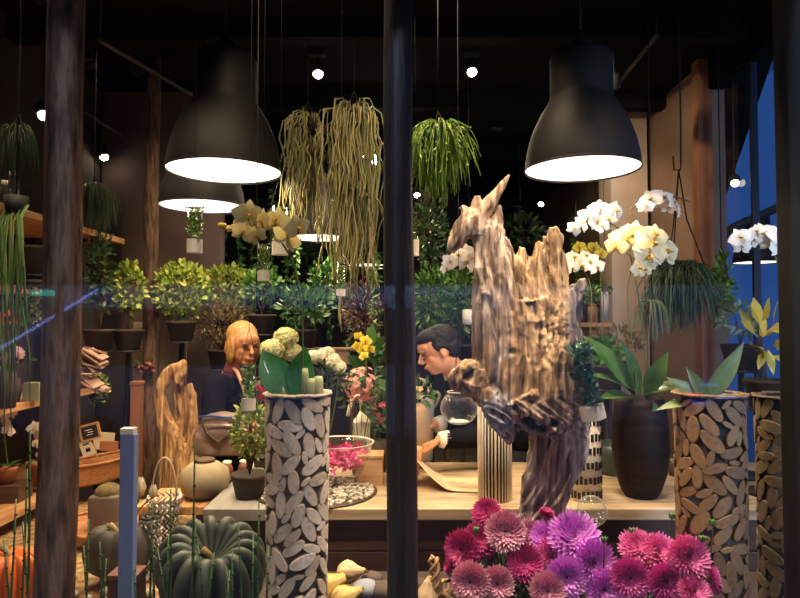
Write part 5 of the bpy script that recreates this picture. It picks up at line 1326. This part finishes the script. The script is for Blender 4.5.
# ================================================================ left side items
def boxthing(name, label, cat, lo_px, Y, w, h, d, m, rz=0, z=None, group=None, extra=None, bev=.004):
    p = P(*lo_px, Y); 
    if z is not None: p.z = z
    t = thing(name, label, cat, p, group, rz=rz); b = MB(); b.box((0, 0, h / 2), (w, d, h), bev=bev); b.build(extra or 'body', m, t, smooth=False); return t
M_bluelit = mat('post_white_bluelit', [(.17, .27, .62), (.20, .31, .70)], .5, scale=3)  # blue light on a white post put into its colour
t = boxthing('upright_post', 'tall white upright slab tinted by blue light standing before the gourd', 'post', (126, 592, ), 1.8, 15 * S(1.8), .478, .03, M_bluelit, extra='post_body', z=.562) if False else None
t = thing('upright_post', 'tall slim white post tinted by blue light standing before the gourd', 'post', (P(127, 592, 1.8).x, 1.8, .561))
hh = P(127, 434, 1.8).z - .561
b = MB(); b.box((0, 0, hh / 2), (14 * S(1.8), .03, hh), bev=.002); b.build('post_body', M_bluelit, t, smooth=False)
b = MB(); b.box((-.002, 0, hh + .009), (13 * S(1.8), .03, .018), bev=.002); b.build('post_cap', M_white, t, smooth=False)
t = boxthing('red_box', 'small dark maroon box with brown lid behind the blue-lit post', 'box', (127, 590), 1.98, 28 * S(1.98), 44 * S(1.98), .08, mat('maroon', [(.035, .008, .010), (.06, .014, .018)], .5), z=.561, extra='box_body')
b = MB(); b.box((0, 0, 46 * S(1.98)), (29 * S(1.98), .083, .014), bev=.002); b.build('lid', mat('lid_tan', [(.12, .05, .03), (.18, .08, .05)], .6), t, smooth=False)
# concrete pot with moss and wicker tray
p = P(108, 525, 2.75); p.z = .561 + .055
M_wick = mat('wicker', [(.25, .09, .03), (.50, .22, .08), (.38, .15, .05)], .7, scale=60, stretch=(1, 1, 3), bump=.6)
t = thing('wicker_tray', 'round orange-brown wicker tray under the concrete moss pot', 'tray', (p.x, p.y, .561))
b = MB(); b.lathe([(.001, 0), (.17, 0), (.20, .03), (.205, .055), (.195, .055), (.185, .03), (.001, .03)], 40, fn=lambda a, u: 1 + .012 * math.sin(a * 30)); b.build('tray_body', M_wick, t)
b = MB(); b.tube([(.2 * math.cos(i * PI / 16), .2 * math.sin(i * PI / 16), .057 + .003 * (i % 2)) for i in range(33)], .008, 6); b.build('woven_rim', M_wick, t)
t = thing('concrete_pot', 'grey square concrete pot with a dome of moss, beyond the gourd', 'pot', (p.x, p.y, .592)); hh = P(108, 493, 2.75).z - .592
M_conc = mat('concrete', [(.13, .095, .075), (.20, .155, .12)], .8, scale=9)
b = MB(); b.box((0, 0, hh / 2), (.125, .125, hh), bev=.012); b.build('pot_body', M_conc, t)
b = MB(); b.ball((0, 0, hh), (.058, .058, .045), 20, 12); b.build('moss', mat('moss_brown', [(.10, .07, .03), (.2, .15, .06)], .95, scale=50, bump=.8), t)
# white flowers beside blue-lit post
ballb = thing('white_tulips', 'two pale yellow tulip blooms on bent stems just right of the blue-lit post', 'flowers', P(142, 491, 2.2)); s = S(2.2) * 1.25
for i, (dx, dy, r) in enumerate(((-2, -2, 9), (9, 1, 6))):
    b = MB()
    for k in range(6):
        a = k * PI / 3 + i; b.blade((dx * s + .4 * r * s * math.cos(a), .4 * r * s * math.sin(a), (-dy - r * .6) * s), (.35 * math.cos(a), .35 * math.sin(a), 1), (-math.cos(a), -math.sin(a), .2), r * 1.7 * s, r * 1.1 * s, bend=.7, cup=.4, n=5, pw=.8, base=.4)
    b.build('blossom', mat('tulip_cream', [(.62, .46, .22), (.8, .7, .45), (.82, .74, .52)], .55, src='t'), ballb)
b = MB(); b.tube(qbez((-2 * s, 0, -6 * s), (-8 * s, 0, -16 * s), (-10 * s, 0, -34 * s), 6), .003, 6); b.tube(qbez((9 * s, 0, -5 * s), (2 * s, 0, -8 * s), (-9 * s, 0, -24 * s), 6), .0025, 6); b.build('stem', M_stem, ballb)
# stand + cream pot
st = thing('wooden_stand', 'low reddish wooden stand carrying the round cream pot', 'stand', (P(180, 520, 2.78).x, 2.80, .561))
b = MB(); b.box((0, 0, .135), (.30, .30, .035), bev=.004); b.build('stand_top', M_shelf, st, smooth=False)
for x in (-.12, .12):
    for y in (-.12, .12):
        b = MB(); b.box((x, y, .059), (.03, .03, .118), bev=.003); b.build('leg', M_tabled, st, smooth=False)
M_cp = mat('cream_clay', [(.24, .19, .11), (.38, .31, .19), (.20, .15, .09)], .75, scale=5, bump=.2)
cx = P(200, 500, 2.74).x
t = thing('round_pot', 'round cream clay pot with dark wooden lid before the golden driftwood', 'pot', (cx, 2.80, .714)); s = S(2.74)
b = MB(); b.lathe([(.001, 0), (14 * s, 0), (22 * s, 6 * s), (25.5 * s, 16 * s), (23 * s, 27 * s), (14 * s, 34 * s), (9 * s, 35.5 * s), (8 * s, 33 * s), (.001, 33 * s)], 40, fn=lambda a, u: 1 + .015 * math.sin(a * 3)); b.build('pot_body', M_cp, t)
b = MB(); b.lathe([(.001, 35 * s), (10 * s, 35 * s), (10.5 * s, 37 * s), (9 * s, 38.5 * s), (.001, 38.5 * s)], 24); b.build('lid', M_stemb, t)
# silver woven basket and vase
M_silv = mat('silver_weave', [(.30, .27, .23), (.65, .6, .53), (.85, .8, .72)], .35, src='island', metal=.5)
def weave(b, R0, R1, z0, z1, rows, n=18, bend=None):
    for r_ in range(rows):
        u = (r_ + .5) / rows; R_ = R0 + (R1 - R0) * u; z = z0 + (z1 - z0) * u
        for i in range(n):
            a = (i + .5 * (r_ % 2)) * 2 * PI / n; a2 = a + 2 * PI / n * .8; dz = (z1 - z0) / rows * .45 * (1 if r_ % 2 else -1)
            b.tube([(R_ * math.cos(a), R_ * math.sin(a), z - dz), ((R_ + .004) * math.cos((a + a2) / 2), (R_ + .004) * math.sin((a + a2) / 2), z), (R_ * math.cos(a2), R_ * math.sin(a2), z + dz)], .0042, 5)
p = (P(166, 500, 2.62).x, 2.60, .561)
t = thing('woven_basket', 'silver woven basket with tall looped handle left of the round cream pot', 'basket', p); s = S(2.62)
zz = P(166, 505, 2.6).z - .561
b = MB(); weave(b, .045, .055, 0, zz * .5, 6); weave(b, .05, .065, zz * .5, zz + .04, 6); b.build('basket_body', M_silv, t)
b = MB(); b.lathe([(.001, .0), (.042, 0), (.05, zz), (.001, zz)], 20); b.build('basket_lining', M_bagd, t)
b = MB(); b.tube([(-.052 * math.cos(a), 0, zz + .02 + (.175) * math.sin(a)) for a in [i * PI / 14 for i in range(15)]], .0045, 8); b.build('handle', mat('cane_pale', [(.4, .3, .2), (.5, .4, .28)], .6), t)
p = (P(150, 575, 2.3).x, 2.3, .561)
t = thing('woven_vase', 'narrow silver woven vase between red box and green pumpkin', 'vase', p); hh = P(150, 517, 2.3).z - .561
b = MB(); weave(b, .028, .036, .0, hh, 12, 14); b.build('vase_weave', M_silv, t)
b = MB(); b.lathe([(.001, 0), (.025, 0), (.032, hh - .01), (.001, hh - .01)], 20); b.build('vase_lining', M_bagd, t)
b = MB(); b.lathe([(.036, hh - .004), (.041, hh), (.036, hh + .006), (.033, hh)], 20); b.build('vase_rim', M_wire, t)
# lantern
p = onT(258, 484); t = thing('lantern', 'small black framed lantern on the table left of the pale mosaic vase', 'lantern', p)
b = MB()
for x in (-.04, .04):
    for y in (-.04, .04): b.box((x, y, .06), (.007, .007, .12))
b.box((0, 0, .004), (.09, .09, .008)); b.box((0, 0, .122), (.09, .09, .008)); b.build('lantern_frame', M_wire, t, smooth=False)
b = MB(); b.box((0, 0, .063), (.076, .076, .108)); b.build('lantern_glass', M_glass, t, smooth=False)
b = MB(); b.lathe([(.001, .008), (.022, .008), (.022, .07), (.001, .072)], 16); b.build('candle', M_cream, t)
for i, (x, y, lab) in enumerate(((227, 480, 'brown wooden candle holder below the bag'), (244, 479, 'brown wooden candle holder next to the lantern'))):
    p = onT(x, y); lathed('candle_holder', lab, 'candle holder', p, [('holder_body', [(.001, 0), (.022, 0), (.028, .03), (.026, .06), (.018, .075), (.001, .075)], mat('holder_brown', [(.16, .05, .02), (.24, .09, .04)], .5)), ('holder_rim', [(.018, .075), (.022, .085), (.016, .09), (.014, .075)], M_cream)], n=20)
# wicker basket on the low shelf
p = P(100, 467, 3.1); 
t = thing('wicker_basket', 'long wicker basket on the lowest shelf behind the timber pole', 'basket', (P(97, 460, 3.35).x, 3.3, .656), rz=1.0, scale=.88)
b = MB(); n = 40; vs = []; rows = 9
for r_ in range(rows):
    u = r_ / (rows - 1)
    for i in range(n): a = i * 2 * PI / n; k = 1 + .18 * u + .02 * ((i + r_) % 2); vs.append((.20 * k * math.cos(a), .10 * k * math.sin(a), .12 * u + .02 * abs(math.cos(a)) ** 4 * u))
b.add(vs, [(r_ * n + i, r_ * n + (i + 1) % n, (r_ + 1) * n + (i + 1) % n, (r_ + 1) * n + i) for r_ in range(rows - 1) for i in range(n)] + [tuple(range(n - 1, -1, -1))]); b.build('basket_body', M_wick, t)
b = MB(); b.tube([(.24 * math.cos(i * PI / 20), .122 * math.sin(i * PI / 20), .122 + .02 * abs(math.cos(i * PI / 20)) ** 4) for i in range(41)], .009, 6); b.build('basket_rim', M_wick, t)
def card(px, py, Y, w, h, rot, m, label, name='seed_packet', cat='packet', group='packets standing in the wicker basket', extra=None):
    t = thing(name, label, cat, P(px, py, Y), group, rot=rot); b = MB(); b.box((0, 0, 0), (w, .006, h), bev=.001); b.build('packet_body' if name == 'seed_packet' else 'board', m, t, smooth=False)
    return t
M_kraft = mat('card_cream', [(.55, .46, .30), (.68, .6, .42)], .7, scale=8)
t = card(87, 448, 3.15, .06, .08, (.0, -.35, .1), M_kraft, 'leaning cream packet with dark print, front of the wicker basket')
b = MB(); b.box((.004, -.004, -.01), (.022, .002, .018)); b.box((.002, -.004, .02), (.03, .002, .006)); b.build('printed_picture', M_black, t, smooth=False)
card(104, 441, 3.3, .10, .09, (0, .1, .2), M_kraft, 'wide cream packet standing at the back of the wicker basket')
card(109, 446, 3.26, .09, .05, (0, .05, .2), M_terra, 'terracotta coloured packet in front of the wide cream one')
t = card(90, 432, 3.15, .085, .07, (0, -.25, .1), M_black, 'tilted little chalkboard with wooden frame above the wicker basket', 'chalkboard', 'sign', None)
b = MB()
for c_, d_ in (((0, 0, .037), (.095, .012, .010)), ((0, 0, -.037), (.095, .012, .010)), ((-.045, 0, 0), (.010, .012, .08)), ((.045, 0, 0), (.010, .012, .08))): b.box(c_, d_)
b.build('wooden_frame', mat('frame_wood', [(.4, .2, .08), (.5, .28, .12)], .6), t, smooth=False)
b = MB(); b.box((-.004, -.0045, .012), (.034, .002, .003)); b.box((.004, -.0045, .0), (.026, .002, .003)); b.box((-.002, -.0045, -.012), (.03, .002, .003)); b.build('chalk_marks', M_white, t, smooth=False)
b = MB(); b.box((.0, .01, -.09), (.006, .006, .11)); b.build('support_stick', MATS['frame_wood'], t, smooth=False)
# dark crate on low shelf, green boxes on middle shelf
boxthing('dark_crate', 'dark brown crate on the lowest shelf by the window edge', 'crate', (8, 500), 2.95, .16, .078, .14, M_tabled, z=.657, extra='crate_body', rz=.1)
for i, (x, w_, lab) in enumerate(((31, .05, 'pale green box on the middle shelf, slimmer of the two'), (39, .035, 'olive box standing against the pole on the middle shelf'))):
    boxthing('storage_box', lab, 'box', (x, 400), 2.95, w_, .085, .06, mat('box_green%d' % i, [(.22, .24, .11), (.3, .32, .16)], .6), z=1.123, extra='box_body')
# bark bundle
t = thing('bark_bundle', 'bundle of pinkish bark slabs on the middle shelf just right of the timber pole', 'bark', (P(91, 392, 3.3).x - .03, 3.3, 1.122))
b = MB()
for i in range(22): b.box((rnd.uniform(-.05, .07), rnd.uniform(-.04, .04), .02 + i * .0095), (.10, .07, .009), rot=Euler((rnd.uniform(-.3, .3), rnd.uniform(.2, .7), rnd.uniform(-.5, .5))).to_matrix())
b.build('bark_slabs', mat('bark_pink', [(.30, .17, .12), (.5, .32, .24), (.4, .24, .18)], .8, src='island'), t, smooth=False)
b = MB(); b.tube([(.075 * math.cos(i * PI / 8), .06 * math.sin(i * PI / 8), .10) for i in range(17)], .003, 5); b.build('twine', M_cream, t)
# boards
for (x, y0, y1, Y, w_, lab, mm) in ((172, 312, 420, 4.1, 27, 'pale weathered board standing behind the golden driftwood', mat('board_taupe', [(.22, .16, .10), (.34, .26, .17), (.16, .11, .07)], .8, scale=4, stretch=(2, 2, .6), bump=.2)),
                                (139, 322, 470, 4.2, 12, 'narrow pale plank between rusty post and trunk column', M_kraft)):
    t = thing('wooden_board', lab, 'board', (P(x, 400, Y).x, Y, 0)); h_ = P(x, y0, Y).z; b = MB(); b.box((0, 0, h_ / 2), (w_ * S(Y), .03, h_), bev=.003); b.build('board_plank', mm, t, smooth=False)
    b = MB(); b.box((0, .1, h_ * .3), (.04, .18, .04)); b.box((0, .18, h_ * .15), (.04, .03, h_ * .3 + .02)); b.build('prop_strut', M_tabled, t, smooth=False)
t = thing('berry_cluster', 'cluster of dull red berries fixed at the trunk column, above the rusty post', 'berries', P(145, 368, 3.85)); b = MB()
for i in range(22): b.ball(Vector((rnd.uniform(-.045, .045), rnd.uniform(-.03, .03), rnd.uniform(-.03, .03))), .014, 8, 6)
b.build('berries', mat('berry_red', [(.14, .03, .02), (.28, .08, .05)], .5, src='island'), t)
b = MB(); bushleaves(b, (0, 0, .02), (.06, .04, .03), 20, .04, .012); b.build('leaves', G_dark, t)
# long wall planter
t = boxthing('trough_planter', 'brown trough planter in the back between carnations and twiggy shrub', 'planter', (332, 364), 4.3, .34, .10, .14, mat('trough_brown', [(.16, .09, .055), (.26, .16, .10)], .7, bump=.2), extra='trough_body')
b = MB(); b.box((0, 0, .105), (.36, .16, .014), bev=.003); b.build('trough_rim', MATS['trough_brown'], t, smooth=False)
b = MB(); 
for x in (-.14, .14): b.box((x, 0, -t.location.z / 2), (.03, .03, t.location.z))
b.build('trough_legs', M_tabled, t, smooth=False)
# pinkish driftwood piece behind man, back shelves
t = thing('back_shelf', 'shelf with small green plants behind the bending person', 'shelf', P(425, 316, 4.6)); b = MB(); b.box((0, 0, 0), (.34, .2, .025), bev=.003); b.build('shelf_board', M_shelf, t, smooth=False)
for x in (-.16, .16):
    b = MB(); b.box((x, 0, -t.location.z / 2), (.025, .18, t.location.z), bev=.003); b.build('side_panel', M_tabled, t, smooth=False)
bush('leafy_shrub', 422, 307, 4.6, 13, 8, 'small green plants on the back shelf beyond the bending person', G_lime, n=120, L=.045, W=.028, stem_to=314, sup=None)
t = thing('back_shelf', 'small pine shelf right of the driftwood with green pots', 'shelf', P(596, 325, 4.5)); b = MB(); b.box((0, 0, 0), (.17, .2, .03), bev=.003); b.build('shelf_board', M_shelf, t, smooth=False)
for x in (-.07, .07):
    b = MB(); b.box((x, 0, -t.location.z / 2), (.02, .18, t.location.z), bev=.003); b.build('side_panel', M_tabled, t, smooth=False)
tz = t.location
lathed('jar', 'brown jar on the small pine shelf beside the plaster column', 'jar', (tz.x - .03, tz.y - .02, tz.z + .016), [('jar_body', [(.001, 0), (.035, 0), (.035, .11), (.025, .12), (.001, .12)], mat('jar_amber', [(.25, .13, .06), (.35, .2, .1)], .4)), ('jar_lid', [(.027, .12), (.03, .122), (.03, .135), (.001, .137)], M_terra)], n=20)
bush('leafy_shrub', 592, 295, 4.5, 7, 8, 'bright green sprig above the brown jar', G_fern, n=60, L=.045, W=.03, stem_to=307, sup=None)
lathed('grey_sphere_planter', 'rounded pale planter on the table between dark urn and mosaic vase', 'planter', onT(677, 476), [('planter_body', [(.001, 0), (.03, 0), (.045, .03), (.04, .06), (.03, .07), (.026, .06), (.001, .05)], M_stemb), ('planter_rim', [(.03, .068), (.034, .072), (.03, .078), (.026, .072)], M_cp)])

# ================================================================ reeds
b = MB(); b.tube([(0, 0, 0), (.002, 0, .2), (0, .002, .4), (-.003, 0, .62)], [.0036, .0034, .003, .002], 7); RE = b.mesh('reed_stem', [G_reed])
b = MB()
for z in (.07, .15, .24, .33, .41, .49, .56): b.tube([(0, 0, z - .003), (0, 0, z + .003)], .0039, 7)
RN = b.mesh('reed_joints', [M_black])
def reed(x, ytop, Y, lean=0.0):
    t = thing('horsetail_reed', 'thin jointed green horsetail reed rising in the window display', 'reed', (P(x, 560, Y).x, Y, .561), 'horsetail reeds along the window', rot=(rnd.uniform(-.04, .04), lean, 0))
    z = (P(x, ytop, Y).z - .561) / .62
    for n_, me in (('reed_stem', RE), ('reed_joints', RN)):
        o = bpy.data.objects.new(n_, me); COL.objects.link(o); o.parent = t; o.scale = (1, 1, z)
for x, yt, Y, le in ((20, 470, 1.72, .02), (28, 430, 1.7, .0), (33, 520, 1.68, -.05), (8, 500, 1.75, .04), (15, 540, 1.66, -.1), (38, 510, 1.74, .12), (84, 520, 1.72, .03), (90, 545, 1.68, -.04), (97, 560, 1.7, .08), (103, 540, 1.66, 0),
                     (148, 500, 1.72, .04), (156, 520, 1.7, -.03), (163, 535, 1.68, .05), (170, 490, 1.72, .0), (176, 545, 1.66, -.12), (184, 520, 1.7, .1), (190, 440, 1.74, .02), (197, 550, 1.66, .15), (210, 540, 1.7, -.08), (230, 550, 1.68, .02),
                     (243, 520, 1.7, -.02), (250, 535, 1.68, .03), (256, 500, 1.72, .02), (262, 545, 1.66, .06), (238, 565, 1.7, -.1), (218, 570, 1.66, .12), (140, 560, 1.68, -.06), (62, 560, 1.66, .05), (72, 550, 1.68, -.03), (52, 570, 1.66, .02)):
    reed(x, yt, Y, le)
# silver pebbles and straw, each pebble its own
M_peb = mat('pebble', [(.35, .32, .28), (.6, .57, .5)], .5, scale=30)
pm = MB(); pm.ball((0, 0, .011), (.018, .014, .011), 12, 8); PE = pm.mesh('pebble', [M_peb])
for i in range(26):
    x = rnd.uniform(70, 150); Y = rnd.uniform(1.98, 2.35) if x > 92 or rnd.random() < .5 else rnd.uniform(1.95, 2.1)
    o = bpy.data.objects.new('pebble', PE); COL.objects.link(o); o.location = (P(x, 580, Y).x, Y, .561); o.rotation_euler = (0, 0, rnd.uniform(0, 6)); k = rnd.uniform(.7, 1.5); o.scale = (k, k, k)
    tag(o, 'smooth pale pebble lying on the straw floor around gourd and boxes', 'pebble', 'pale pebbles on the straw')
# gourds and rocks at bottom centre
M_gy = mat('gourd_stripe', [(.05, .08, .03), (.60, .36, .05), (.72, .55, .2), (.08, .10, .04)], .5, scale=5, stretch=(1, 6, 1))
M_gp = mat('gourd_pale', [(.50, .35, .18), (.70, .54, .33)], .6, scale=6, bump=.3)
def gourd(px, py, Y, r, m, label, rot, ratio=1.7, neck=True):
    t = thing('ornamental_gourd', label, 'gourd', P(px, py, Y), None, rot=rot); s = S(Y) * r
    b = MB(); b.lathe([(.001, -s)] + [(s * math.sin(a) * (1 if a < 1.7 else .95), -s * math.cos(a)) for a in [.3 + i * .25 for i in range(8)]] + [(s * .5, s * 1.0), (s * .32, s * 1.4), (s * .26, s * ratio), (.001, s * ratio * 1.03)], 30,
                      fn=lambda a, u: 1 + .06 * math.cos(a * 9) * math.sin(PI * u)); b.build('gourd_body', m, t)
    b = MB(); b.tube([(0, 0, s * ratio), (s * .1, 0, s * ratio * 1.2)], [s * .14, s * .1], 8); b.build('stem', M_stemb, t)
    return t
gourd(318, 590, 2.0, 17, M_gy, 'yellow and green striped gourd at the foot of the pale mosaic vase', (0, 1.2, .2))
gourd(348, 572, 2.08, 11, M_gp, 'pale bumpy gourd resting on top of the rocks', (.2, 1.35, -.2))
gourd(343, 598, 1.92, 12, M_gy, 'second striped gourd, lowest, cut by the bottom edge', (0, 1.3, .4))
gourd(428, 596, 1.95, 13, M_gp, 'pale cream gourd between central pole and twig handle', (0, .2, 0), 1.2)
M_rock = mat('rock_brown', [(.05, .035, .025), (.14, .10, .075)], .8, scale=12, bump=.5)
for i, (x, y, r, lab, mm) in enumerate(((366, 588, 11, 'bluish grey rock beside the pale bumpy gourd', mat('rock_blue', [(.2, .24, .32), (.35, .38, .45)], .6)), (384, 590, 12, 'dark brown rock before the central pole', M_rock), (404, 591, 13, 'broad brown rock at the central pole foot', M_rock),
                                    (372, 578, 9, 'small brown rock behind the bluish one', M_rock), (419, 584, 8, 'small rounded rock right of the central pole', M_rock))):
    t = P(x, y, 1.97 if i != 3 else 2.08); b = MB(); rr = r * S(1.97); b.ball((0, 0, 0), (rr * 1.25, rr, rr * .75), 16, 10)
    b.v = [tuple(Vector(v) * (1 + .22 * noise.noise(Vector(v) * 22 + Vector((i * 3, 0, 0))))) for v in b.v]
    o = b.build('rock', mm, None); o.location = (t.x, t.y, max(t.z, .561 + rr * .6)); tag(o, lab, 'rock')
# rock bed below them so that gourds and rocks rest on something
rb = thing('rock_bed', 'dark mound of soil under the gourds and rocks at the central pole', 'soil', (P(372, 598, 2.0).x, 2.02, .561)); b = MB(); b.ball((0, 0, 0), (.25, .13, .075), 30, 14); b.build('soil_mound', M_soil, rb)
# twig basket
t = thing('twig_basket', 'basket of twisted tan twigs holding the larger dahlia bunch', 'basket', (P(530, 598, 1.95).x, 1.97, .561)); s = S(1.95)
M_twig = mat('twig_tan', [(.30, .17, .08), (.50, .33, .17)], .7)
b = MB()
for i in range(26):
    a = i * 2 * PI / 26; b.tube([(.24 * math.cos(a), .11 * math.sin(a), 0), (.26 * math.cos(a + .15), .12 * math.sin(a + .15), .05), (.28 * math.cos(a), .13 * math.sin(a), .10)], .006, 6)
for z in (.01, .04, .07, .10): b.tube([((.245 + z * .4) * math.cos(i * PI / 16), (.112 + z * .2) * math.sin(i * PI / 16), z + .006 * (-1) ** i) for i in range(33)], .007, 6)
b.build('basket_weave', M_twig, t)
b = MB()
for ph in (0, 2.1, 4.2): b.tube([((444 - 530) * s - .01 + .014 * math.cos(q * .8 + ph) - q * .0015, -.03 + .014 * math.sin(q * .8 + ph), .06 + q * .0115) for q in range(14)], .0055, 6)
b.build('handle', M_twig, t)

# ---- vines hanging at the back
vt = thing('hanging_vine', 'thin leafy vine hanging in the dark back of the shop', 'vine', P(272, 170, 5.0), 'leafy vines hanging at the back')
b = MB(); b.tube([(.012 * math.sin(q * .9), .01 * math.cos(q), -q * .1) for q in range(13)], .003, 5); b.build('vine_stem', M_stem, vt)
b = MB()
for q in range(110):
    z = -rnd.uniform(.15, 1.22); b.blade((.01, 0, z), rv(1) + Vector((0, 0, -.4)), rv(1), .055, .03, n=2, bend=-.4)
b.build('leaves', G_mid, vt)
b = MB(); b.tube([(0, 0, 0), (0, 0, CZ - vt.location.z)], .002, 4); b.build('hanging_wire', M_wire, vt)
for x, y, Y in ((288, 190, 5.2), (296, 175, 4.6), (314, 200, 5.8), (330, 190, 5.0), (349, 215, 5.4), (372, 200, 5.0), (378, 230, 4.4), (424, 190, 5.2), (433, 205, 4.8), (446, 195, 5.4), (458, 220, 5.0), (468, 200, 5.8), (520, 190, 6.0), (575, 200, 5.6), (596, 220, 5.9), (240, 200, 5.2), (252, 215, 5.8), (224, 210, 5.5)):
    l_ = P(x, y, Y); l_.z = max(l_.z, 2.0)
    dup(vt, l_, 'thin leafy vine hanging in the dark back of the shop', rz=rnd.uniform(0, 6))
for i, (x, h_, lab) in enumerate(((4, .09, 'small glass jar on topmost shelf, touching the window edge'), (12, .13, 'taller glass bottle on the topmost shelf beside a small jar'))):
    p = P(x, 205, 2.75); t = lathed('glass_bottle', lab, 'bottle', (p.x, 2.75, 2.021), [('bottle_body', [(.001, 0), (.028, 0), (.03, h_ * .6), (.012, h_ * .8), (.012, h_)], M_bowl), ('stopper', [(.001, h_), (.013, h_), (.013, h_ + .015), (.001, h_ + .016)], M_white)], n=18)
# ================================================================ street behind the camera (seen only as reflections in the pane)
st_ = MB(); st_.box((0, -4.5, -.05), (16, 11.6, .1)); struct(st_.build('ground', mat('asphalt', [(.03, .03, .035), (.05, .05, .055)], .7, scale=20), smooth=False))
hb = MB(); hb.box((0, -9.2, 4), (22, .4, 8)); struct(hb.build('wall_opposite', mat('facade_opposite', [(.03, .03, .03), (.045, .04, .04)], .9), smooth=False))
v = thing('parked_van', 'blue-grey van parked along the kerb behind the viewer, mirrored faintly in the glass', 'van', (-.3, -3.4, 0))
M_van = mat('van_paint', [(.25, .33, .5), (.3, .38, .55)], .35)
b = MB(); b.box((0, 0, 1.12), (7.0, 1.5, 1.42), bev=.16); b.build('van_body', M_van, v)
b = MB(); b.box((-1.2, .74, 1.36), (3.2, .06, .5), bev=.02); b.build('side_window', mat('van_glass', [(.02, .03, .05), (.03, .04, .06)], .1), v)
b = MB(); b.tube([(-3.35, .85, 1.15), (-2.33, .85, 1.77)], .012, 8); b.build('pillar_streak', emat('streak_blue', (.25, .35, 1), 8), v)  # glowing tube added for the blue pillar streak in the pane
b = MB(); b.box((-2.79, .85, 1.74), (.24, .04, .05), bev=.01); b.build('teal_neon_glint', emat('neon_teal', (.02, .9, .65), 5), v)  # glowing piece added for a teal neon glint in the pane
b = MB(); b.box((2.86, .80, .86), (.13, .05, .03), bev=.008); b.build('red_neon_glint', emat('neon_red', (1, .03, .05), 7), v)  # glowing piece added for a red neon glint in the pane
for x, z in ((3.0, .94), (2.93, .78), (3.16, .83)):
    b = MB(); b.box((x, .80, z), (.16, .05, .025), bev=.008); b.build('blue_neon_glint', emat('neon_blue', (.12, .25, 1), 4), v)  # glowing pieces added for blue neon glints in the pane
for x in (-2.4, 2.4):
    b = MB(); b.lathe([(.001, -.12), (.30, -.12), (.34, -.08), (.34, .08), (.30, .12), (.001, .12)], 30, c=(x, .66, .34), M=Matrix.Rotation(PI / 2, 3, 'X')); b.build('wheel', M_black, v)
# ================================================================ light, world, camera
w = bpy.data.worlds.new('dusk'); SC.world = w; w.use_nodes = True
w.node_tree.nodes['Background'].inputs[0].default_value = (.02, .07, .26, 1); w.node_tree.nodes['Background'].inputs[1].default_value = .5
def area(loc, aim, size, e, col, sy=None):
    l = bpy.data.lights.new('area', 'AREA'); l.energy = e; l.color = col; l.size = size
    if sy: l.shape = 'RECTANGLE'; l.size_y = sy
    o = bpy.data.objects.new('area_light', l); COL.objects.link(o); o.location = loc
    o.rotation_euler = (Vector(aim) - Vector(loc)).to_track_quat('-Z', 'Y').to_euler(); return o
def sp(loc, aim, e, ang=70, col=(1, .74, .46), r=.03, blend=.7):  # unseen spot without a fixture, added to brighten its target
    l = bpy.data.lights.new('fill_spot', 'SPOT'); l.energy = e; l.color = col; l.shadow_soft_size = r; l.spot_size = math.radians(ang); l.spot_blend = blend
    o = bpy.data.objects.new('fill_spot', l); COL.objects.link(o); o.location = loc
    o.rotation_euler = (Vector(aim) - Vector(loc)).to_track_quat('-Z', 'Y').to_euler(); return o
area((.9, -1.6, 5.4), (.2, 2.0, .9), 1.6, 330, (.62, .74, 1.0))
area((-1.0, .9, 4.6), (-.5, -3.0, .9), 1.0, 350, (.6, .72, 1.0))  # added light on the van side so the pane mirrors its haze
# unseen fill spots added to brighten the display and the shop behind
sp((-1.05, 1.62, 3.05), (-1.0, 2.35, .6), 75)
sp((-.45, 1.75, 2.9), (-.32, 2.6, 2.0), 30, 60)
sp((-.25, 1.62, 3.05), (-.25, 2.2, .7), 60)
sp((.55, 1.62, 3.05), (.32, 2.15, 1.2), 95, 60)
sp((.75, 1.62, 3.05), (.55, 1.95, .7), 95, 60, (1, .84, .70))
sp((1.2, 1.62, 3.05), (1.0, 2.3, 1.0), 24)
sp((-1.3, 2.2, 3.05), (-1.95, 2.9, .9), 45)
sp((-.2, 4.3, 3.0), (-1.1, 4.0, 1.2), 90, 80)
sp((0, 5.4, 3.0), (.1, 4.4, 1.4), 60, 90)
sp((1.1, 4.0, 3.0), (1.9, 5.2, 1.6), 50, 80)
sp((.2, 2.2, 3.05), (.35, 3.0, .8), 75, 70)
sp((-.2, 1.6, 2.95), (.42, 2.1, .85), 55, 45, (1, .82, .66))
cd = bpy.data.cameras.new('camera'); cam = bpy.data.objects.new('camera', cd); COL.objects.link(cam)
cam.location = (0, 0, CAMZ); cam.rotation_euler = (math.radians(90) + PITCH, 0, 0)
cd.sensor_width = 36; cd.lens = 36 * F / 800; cd.clip_start = .02
SC.camera = cam
SC.view_settings.view_transform = 'Standard'; SC.view_settings.look = 'None'
sp((-.9, 3.2, 3.0), (-1.3, 4.5, 1.5), 60, 75)
sp((.7, 3.3, 3.0), (2.0, 4.7, 2.1), 65, 75)

sp((-.6, 2.6, 3.05), (-.5, 4.2, 1.5), 70, 80)
sp((-1.0, 2.4, 3.05), (-1.0, 3.6, 1.2), 60, 50)

area((1.6, -.6, 4.2), (.5, 2.1, .9), .6, 60, (.75, .8, 1.0))  # added fill on the driftwood from outside

area((2.7, -.4, 1.7), (.1, 2.0, .95), .6, 95, (.55, .70, 1.0))  # added low bluish fill, set aside from the pane's mirror view
sp((.1, 3.2, 3.0), (.28, 4.5, 1.7), 120, 60)
sp((-1.2, 2.6, 3.05), (-1.6, 3.95, 1.5), 45, 40)
